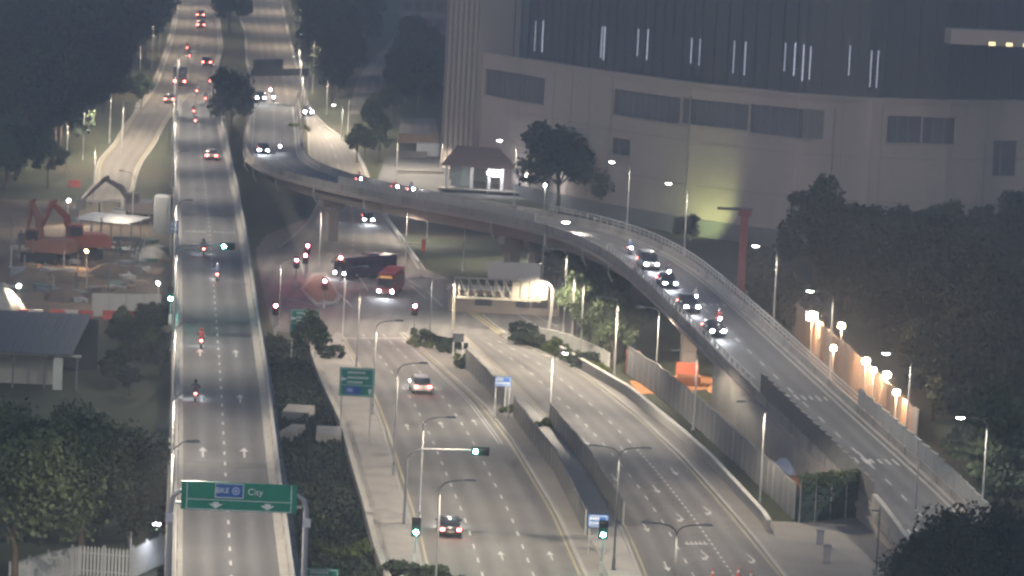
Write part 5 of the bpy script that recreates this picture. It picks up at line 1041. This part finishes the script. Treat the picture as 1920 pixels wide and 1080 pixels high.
for x, y, k, s, lb in ((955, 775, 1, .75, 'tall weed in the gap of the median hoarding'), (1020, 800, 1, .7, 'weed at the end of the causeway road hoarding'), (625, 672, 2, .9, 'round dark bush beside the footpath wall'), (605, 995, 1, 1.0, 'light green bush below the gantry sign'), (600, 1048, 1, 1.1, 'light green bush at the bottom by the flyover'), (665, 1050, 1, 1.2, 'wide light green bush by the footpath at the bottom'), (545, 1095, 0, .9, 'small bush at the flyover foot'), (745, 1095, 2, 1.1, 'dark bush at the bottom edge left of the signal'), (822, 1100, 2, 1.0, 'dark bush at the bottom edge in front of the kerb'), (322, 1092, 2, .7, 'small dark bush by the end of the palisade fence'), (250, 640, 2, 1.5, 'dark bush right of the corrugated shed'), (300, 680, 2, 1.4, 'dark bush beside the left flank of the straight flyover')):
    bu[k].put(P(x, y), rnd.uniform(0, 6), lb, None, s)
# palms on the gore island
pm = thing('palm_tree', 'yellow green palm on the island between inbound road and slip road', 'palm', G(556, 292)); MB().tube([(0, 0, 0), (.1, 0, 2.4), (0, .1, 4.6)], [.22, .16, .13], 7).build('trunk', bark, pm)
fr_m = leafmat('palm_frond', (.13, .17, .04))
for k in range(11):
    a = k * 2.399; b = MB(); q = [Vector((math.cos(a) * d, math.sin(a) * d, 4.6 + .9 * math.sin(d * 1.1) - .32 * d * d * .6)) for d in (0, .6, 1.2, 1.8, 2.3)]; sd = Vector((-math.sin(a), math.cos(a), -.25))
    for i in range(4): b.add([q[i] + sd * .34, q[i + 1] + sd * .3, q[i + 1], q[i]], [(0, 1, 2, 3)]); sd2 = Vector((math.sin(a), -math.cos(a), -.25)); b.add([q[i], q[i + 1], q[i + 1] + sd2 * .3, q[i] + sd2 * .34], [(0, 1, 2, 3)])
    b.build('frond', fr_m, pm)
for x, y, s in ((540, 285, .8), (560, 306, .7), (548, 262, .8), (540, 240, .7)): bu[1].put(G(x, y), 0, 'light green shrub on the gore island', 'shrubs on the gore island', s)
# undergrowth strip
ul = resample(px([(560, 1150), (540, 950), (525, 850), (508, 700), (500, 630)]), 40); ur = resample([p - Vector((.3, 0, 0)) for p in CAN_R], 40)
def und(r):
    t = r.random() ** .9; i = min(int(t * 39), 38); a, c = ul[i].lerp(ul[i + 1], t * 39 - i), ur[i].lerp(ur[i + 1], t * 39 - i); p = a.lerp(c, r.random()); return (p.x, p.y, abs(r.gauss(.25, .2)) + .25 * math.sin(p.x * 2) * math.sin(p.y * .9))
tag(leaves(und, 26000, .3, 9, .3).build('undergrowth', leafD), 'dark low undergrowth filling the strip beside the straight flyover', 'undergrowth', kind='stuff')

# ================================================================== CONSTRUCTION SITE
def excavator(label, p, rz, col, boom=1.0, stick=-.9, boom_col=None):
    r = thing('excavator', label, 'excavator', p, rz); cm = mat('excavator_' + label.split()[0], col, .6, .2, .6); bc = boom_col or cm
    for s in (-1, 1):
        tk = MB().tube([(s * 1.1, -1.6, .4), (s * 1.1, 1.6, .4)], .42, 10).box((s * 1.1, 0, .42), (.55, 3.4, .8)).build('track', tyre, r)
        for y in (-1.1, -.4, .4, 1.1): MB().tube([(s * 1.36, y, .32), (s * 1.44, y, .32)], .2, 10).build('roller', dsteel, tk)
    MB().tube([(0, 0, .7), (0, 0, 1.0)], .8, 14).build('turntable', dsteel, r); MB().box((0, -.6, 1.55), (2.5, 3.0, 1.1), taper=(.96, .94)).build('housing', cm, r); MB().box((0, -2.2, 1.5), (2.4, .6, 1.0), taper=(.9, .8)).build('counterweight', cm, r)
    cb = MB().box((-.75, .7, 2.1), (.95, 1.5, 1.7), taper=(.9, .85)).build('cab', cm, r); MB().box((-.75, 1.38, 2.3), (.75, .12, .9)).build('window', glass, cb); MB().box((-1.22, .7, 2.35), (.06, 1.1, .8)).build('window', glass, cb)
    e1 = Vector((.15, .8 + 3.6 * math.cos(boom), 1.6 + 3.6 * math.sin(boom))); k = Vector((.15, .8 + 2 * math.cos(boom + .25), 1.6 + 2 * math.sin(boom + .25))); e2 = e1 + Vector((0, 2.9 * math.cos(stick), 2.9 * math.sin(stick)))
    MB().tube([(.15, .8, 1.6), k, e1], [.28, .34, .22], 6).build('boom', bc, r); MB().tube([e1 + Vector((0, -.35, .25)), e1, e2], [.16, .24, .14], 6).build('stick', bc, r); MB().tube([(.15, 1.2, 1.7), k + Vector((0, 0, -.2))], .09, 6).build('hydraulic_ram', chrome, r)
    r.scale = (1.45,) * 3
    b = MB().prism([(-.5, -.45), (.5, -.45), (.5, .45), (-.5, .45)], -.8, .15); b.build('bucket', dsteel, r).location = e2 + Vector((0, .2, -.1)); return r
excavator('red excavator with raised bent arm on the construction site', P(150, 482), 1.9, (.3, .08, .05), 1.05, -1.2)
excavator('brown excavator with upright arm at the left edge of the site', P(85, 492), 1.2, (.22, .1, .07), 1.35, -1.45)
excavator('dark excavator with lowered arm by the slip road', P(262, 418), 1.6, (.09, .075, .08), .75, -.8)
p = P(165, 468, 2.2); r = floodpost('site_lamp', 'small orange work lamp beside the red excavator', Vector((p.x, p.y - 1, 0)), 2.2, (p.x - 2, p.y - 4, 0), 900, (1, .6, .3), 160, emit('orange_lens', (1, .5, .2), 30))
p = P(128, 375, 3.4); floodpost('site_lamp', 'small white work lamp above the long blue roof', Vector((p.x, p.y, 0)), 3.4, (p.x + 4, p.y - 6, 0), 1300, (1, .9, .75), 160, emit('white_lens', (1, .97, .92), 24))
p = P(298, 530, 3.2); floodpost('site_lamp', 'white work lamp above the white hoarding', Vector((p.x, p.y, 0)), 3.2, (p.x - 5, p.y - 5, 0), 2200, (1, .9, .75), 160, emit('white_lens', (1, .97, .92), 24))
p = P(35, 535, 3.4); floodpost('site_lamp', 'white work lamp at the tarpaulin mound on the left', Vector((p.x, p.y, 0)), 3.4, (p.x + 2, p.y - 6, 0), 2200, (1, .88, .7), 160, emit('white_lens', (1, .97, .92), 24))
def container(label, x, y, d, mt, rz=0.0, z=0): return block('container', label, 'container', P(x, y, z) + Vector((0, d[1] / 2, 0)), d, mt, rz, extra=cont_extra(*d, mt))
cgr = mat('container_grey', (.2, .21, .22), .6); cbl = mat('container_blue', (.09, .12, .17), .6); cbe = mat('cabin_beige', (.36, .32, .25), .7)
container('tall grey site cabin beside the straight flyover', 302, 440, (2.2, 4, 5.0), cgr); container('dark blue site container left of the tall grey cabin', 272, 415, (1.8, 4, 2.6), cbl); container('beige site cabin behind the long blue roof', 165, 410, (2.6, 3, 2.2), cbe); container('beige site cabin beside the dark excavator arm', 205, 410, (2.4, 3, 2.3), cbe, .05); container('grey site container right of the beige cabins', 222, 420, (1.8, 3, 1.8), cgr)
a, c = P(140, 445), P(250, 455); r = thing('long_shelter', 'long low shelter with blue grey sheet roof on the site', 'shelter', a, math.atan2(c.y - a.y, c.x - a.x)); L_ = (c - a).length
for k in range(6): o = MB().box(((k + .5) * L_ / 6, 2, 2.6), (L_ / 6 - .04, 7, .1)).build('roof_sheet', mat('shelter_roof', (.09, .1, .125), .6, .2), r); o.rotation_euler.x = .06
for k in range(7):
    for y in (-1, 5): MB().box((k * L_ / 6, y, 1.2), (.12, .12, 2.4)).build('post', steel, r)
a = P(215, 480); r = thing('trestle', 'dark steel trestle with slanted legs on the site', 'trestle', a); MB().box((1.6, 0, 2.3), (3.6, .6, .5)).build('beam', dsteel, r)
for x in (.4, 2.9): MB().tube([(x - .5, 0, 0), (x, 0, 2.2)], .12, 6).build('leg', dsteel, r); MB().tube([(x + .5, 0, 0), (x, 0, 2.2)], .12, 6).build('leg', dsteel, r)
# mounds, tarpaulin, barriers, stacks
def mound(label, x, y, rx, ry, h, mt, seed, name='soil_mound', cat='mound'):
    rn = random.Random(seed); b = MB(); n, mm = 18, 6
    for j in range(mm + 1):
        for i in range(n):
            t = j / mm; k = 1 + .18 * math.sin(i * 2.1 + seed) * (1 - t) + rn.uniform(-.06, .06); a = 2 * math.pi * i / n; b.v.append((rx * (1 - t) * k * math.cos(a), ry * (1 - t) * k * math.sin(a), h * (1 - (1 - t) ** 2) * rn.uniform(.9, 1.05) - .1 * (j == 0)))
    for j in range(mm):
        for i in range(n): b.f.append((j * n + i, j * n + (i + 1) % n, (j + 1) * n + (i + 1) % n, (j + 1) * n + i))
    o = b.build(name, mt, None, True); o.location = P(x, y); return tag(o, label, cat)
tarp = mat('tarpaulin_beige', (.38, .35, .29), .7, .25, .6, 4); mound('big pale tarpaulin mound at the left edge of the site', 2, 592, 2.6, 4, 3.6, tarp, 2, 'tarpaulin_mound'); mound('brown soil mound behind the white hoarding', 120, 560, 2.4, 4, 1.2, soil, 3); mound('low brown soil mound right of the red excavator', 205, 515, 3.0, 5, 1.3, soil, 4); mound('brown soil mound left of the dark trestle', 60, 530, 3, 6, 1.4, soil, 5); mound('soil mound in the middle of the site', 110, 525, 2.5, 5, 1.1, soil, 6); mound('pale spoil mound under the tall grey cabin', 280, 480, 2.2, 6, 1.2, tarp, 7)
mound('orange clay heap in the pit behind the long hoarding', 1400, 775, 1.4, 7, 1.4, soilo, 8); mound('orange clay heap at the upper end of the pit', 1350, 735, 1.2, 5, 1.2, soilo, 9); mound('clay heap beside the blue tarpaulin', 1440, 838, 1.2, 5, 1.2, soilo, 10)
mound('blue white tarpaulin over materials in the pit', 1480, 878, 1.4, 4, 1.0, mat('tarpaulin_blue', (.35, .4, .5), .6, .3, .5), 11, 'tarpaulin_mound')
def barrier(label, x, y, mt, rz=0.0, L_=2.0, group=None):
    r = thing('barrier', label, 'barrier', P(x, y), rz, group); b = MB(); loft(b, [[(-L_ / 2 + .03, -.3, 0), (-L_ / 2 + .03, .3, 0), (-L_ / 2 + .03, .12, .5), (-L_ / 2 + .03, .1, 1.0), (-L_ / 2 + .03, -.1, 1.0), (-L_ / 2 + .03, -.12, .5)], [(L_ / 2 - .03, -.3, 0), (L_ / 2 - .03, .3, 0), (L_ / 2 - .03, .12, .5), (L_ / 2 - .03, .1, 1.0), (L_ / 2 - .03, -.1, 1.0), (L_ / 2 - .03, -.12, .5)]]); b.build('body', mt, r); MB().tube([(-L_ / 2, 0, .75), (L_ / 2, 0, .75)], .05, 6).build('coupling', sigb, r); return r
redb = mat('barrier_red', (.42, .07, .055), .6, .2); whb = mat('barrier_white', (.5, .47, .42), .6, .2)
for i, (x, mt, lb) in enumerate(((15, whb, 'white plastic barrier leftmost behind the shed roof'), (37, redb, 'red plastic barrier leftmost behind the shed roof'), (66, whb, 'white plastic barrier between the two left red ones'), (107, redb, 'red plastic barrier second from the left'), (132, whb, 'white plastic barrier in the middle of the row'), (160, redb, 'dull red plastic barrier before the white hoarding'), (206, redb, 'bright red plastic barrier before the white hoarding'), (228, whb, 'white plastic barrier before the white hoarding'), (248, redb, 'red plastic barrier rightmost before the white hoarding'))):
    barrier(lb, x, 596 + i * .5, mt, .02, 1.7)
for x, y, mt, lb in ((140, 350, redb, 'red barrier at the bend of the western slip road'), (147, 322, redb, 'small red barrier above the bend of the slip road')): barrier(lb, x, y, mt, .1, 1.8)
rn = random.Random(5); stm = [mat('stack_timber', (.26, .19, .13), .8), mat('stack_steel', (.19, .2, .21), .6), mat('stack_green', (.1, .17, .14), .7), mat('stack_pale', (.36, .35, .32), .7)]
SN = ['timber', 'steel', 'green', 'pale']
for i in range(70):
    x, y = rn.uniform(5, 312), rn.uniform(455, 575)
    if 150 < x < 320 and y > 545: continue
    k = i % 4; r = thing('material_stack', f'small stack of {SN[k]} building materials lying on the construction site', 'stack', P(x, y), rn.uniform(-.6, .6), f'{SN[k]} stacks on the construction site'); L_ = rn.uniform(1.6, 3.4)
    for q in range(2):
        for t in range(4): MB().box(((t - 1.5) * .42, rn.uniform(-.15, .15), .12 + q * .23), (.38, L_ * rn.uniform(.75, 1), .2)).build('bundle', stm[k], r)
for i in range(26):
    x, y = rn.uniform(8, 312), rn.uniform(440, 560); r = thing('steel_post', 'upright steel post standing on the construction site', 'post', P(x, y), 0, 'upright posts on the construction site'); hh = rn.uniform(1.5, 3.6)
    MB().box((0, 0, hh / 2), (.16, .16, hh)).build('post', stm[i % 4], r); MB().box((0, 0, .1), (.5, .5, .2)).build('foot', concrete, r)
# crates of red panels by the clay pit and orange stack below the flyover
for x, y, d, mt, lb in ((1288, 705, (2.4, 2, 1.2), mat('orange_red', (.5, .13, .07), .6, .2), 'orange red skip under the curved flyover'), (1290, 722, (2.6, 2, .9), mat('orange_pale', (.42, .22, .13), .7, .2), 'faded orange skip in front of the orange red one'), (1186, 700, (1.6, 2, 2.2), mat('rust_box', (.2, .085, .06), .7, .2), 'rusty red box by the curved flyover pier')):
    r = thing('skip', lb, 'skip', P(x, y)); W_, D_, h = d; b = MB(); b.box((0, 0, .06), (W_ * .8, D_, .12)); b.build('floor', mt, r)
    for s in (-1, 1): o = MB().box((s * W_ * .46, 0, h / 2 + .1), (.08, D_, h)).build('side', mt, r); o.rotation_euler.y = 0
    for s in (-1, 1): MB().box((0, s * D_ / 2, h / 2 + .1), (W_ * .9, .08, h)).build('end', mt, r)
    for k in range(4): MB().box((-W_ * .35 + k * W_ * .23, -D_ / 2 - .06, h / 2 + .1), (.08, .05, h)).build('rib', mt, r)
# pillar boxes on the plaza, signal posts, cones at the bottom edge
for x, y, h, lb in ((1537, 1020, 1.1, 'grey service pillar farther back on the plaza'), (1549, 1056, 1.4, 'grey service pillar nearer on the plaza')):
    r = thing('service_pillar', lb, 'cabinet', P(x, y, .1)); MB().box((0, 0, h / 2), (.55, .4, h)).build('cabinet', mat('pillar_grey', (.2, .2, .22), .6), r); MB().box((0, 0, h + .04), (.65, .5, .08)).build('cap', mat('pillar_cap', (.14, .14, .15), .6), r); MB().box((0, -.21, h * .5), (.4, .03, h * .8)).build('door', mat('pillar_door', (.24, .24, .26), .6), r)
cone_m = mat('cone_red', (.55, .1, .06), .6, .15)
for i, (x, y) in enumerate(((1336, 1086), (1384, 1084), (1408, 1090))):
    r = thing('traffic_cone', ['leftmost', 'middle', 'rightmost'][i] + ' of three red traffic cones at the bottom edge of the causeway road', 'cone', P(x, y, .06)); MB().box((0, 0, .03), (.4, .4, .06)).build('base', sigb, r); MB().tube([(0, 0, .06), (0, 0, .95)], [.17, .03], 12).build('cone', cone_m, r); MB().tube([(0, 0, .45), (0, 0, .62)], [.112, .082], 12, False).build('band', signw, r)
for i, (x, y, lb) in enumerate(((1642, 1085, 'thin dark pole at the right end of the plaza'), (1715, 985, 'thin grey pole at the end wall of the ramp'))):
    r = thing('sign_pole', lb, 'pole', P(x, y)); MB().tube([(0, 0, 0), (0, 0, 5.6)], [.07, .05], 7).build('pole', dsteel, r); MB().box((-.3, 0, 5.3), (.7, .08, .12)).build('bracket', dsteel, r)
# concrete traffic island with planter and orange boards
isl = px([(562, 545), (585, 515), (612, 512), (640, 560), (632, 572), (592, 575)], .0); r = thing('traffic_island', 'planted traffic island with red signals in the junction', 'island', isl[0]); pts = [((p - isl[0]).x, (p - isl[0]).y) for p in isl]; MB().prism(pts, .0, .18).build('kerb', concrete, r); cx = sum(a for a, b in pts) / 6; cyy = sum(b for a, b in pts) / 6; MB().prism([(cx + (a - cx) * .8, cyy + (b - cyy) * .8) for a, b in pts], .18, .24).build('planting_bed', mat('bed_soil', (.16, .1, .06), .95), r)
rg = resample(off(RV.R, -.3)[2:22], 20)
gb = thing('gore_barrier', 'orange and white barrier row on the gore right of the flyover start', 'barrier', rg[0]); BM_ = MB().box((0, 0, .4), (1.6, .35, .8), taper=(1, .6)).mesh('barrier_unit', mat('barrier_orange', (.5, .22, .13), .6)); 
for i, (x, y) in enumerate(((553, 292), (558, 299), (563, 306), (568, 313), (573, 319))): link('barrier_unit', BM_, gb, G(x, y) - rg[0], -1.0)

# ================================================================== HAZE
hz = tag(MB().box((0, 2300, 40), (3600, 4700, 86)).build('haze', asphalt), 'thin night haze over the whole place', 'haze', kind='stuff')
hm_ = bpy.data.materials.new('haze'); hm_.use_nodes = True; hn = hm_.node_tree; hn.nodes.remove(hn.nodes['Principled BSDF']); hv = hn.nodes.new('ShaderNodeVolumePrincipled'); hv.inputs['Color'].default_value = (.9, .93, 1, 1); hv.inputs['Density'].default_value = .0007; hv.inputs['Anisotropy'].default_value = .3
hn.links.new(hv.outputs[0], hn.nodes['Material Output'].inputs['Volume']); hz.data.materials.clear(); hz.data.materials.append(hm_)
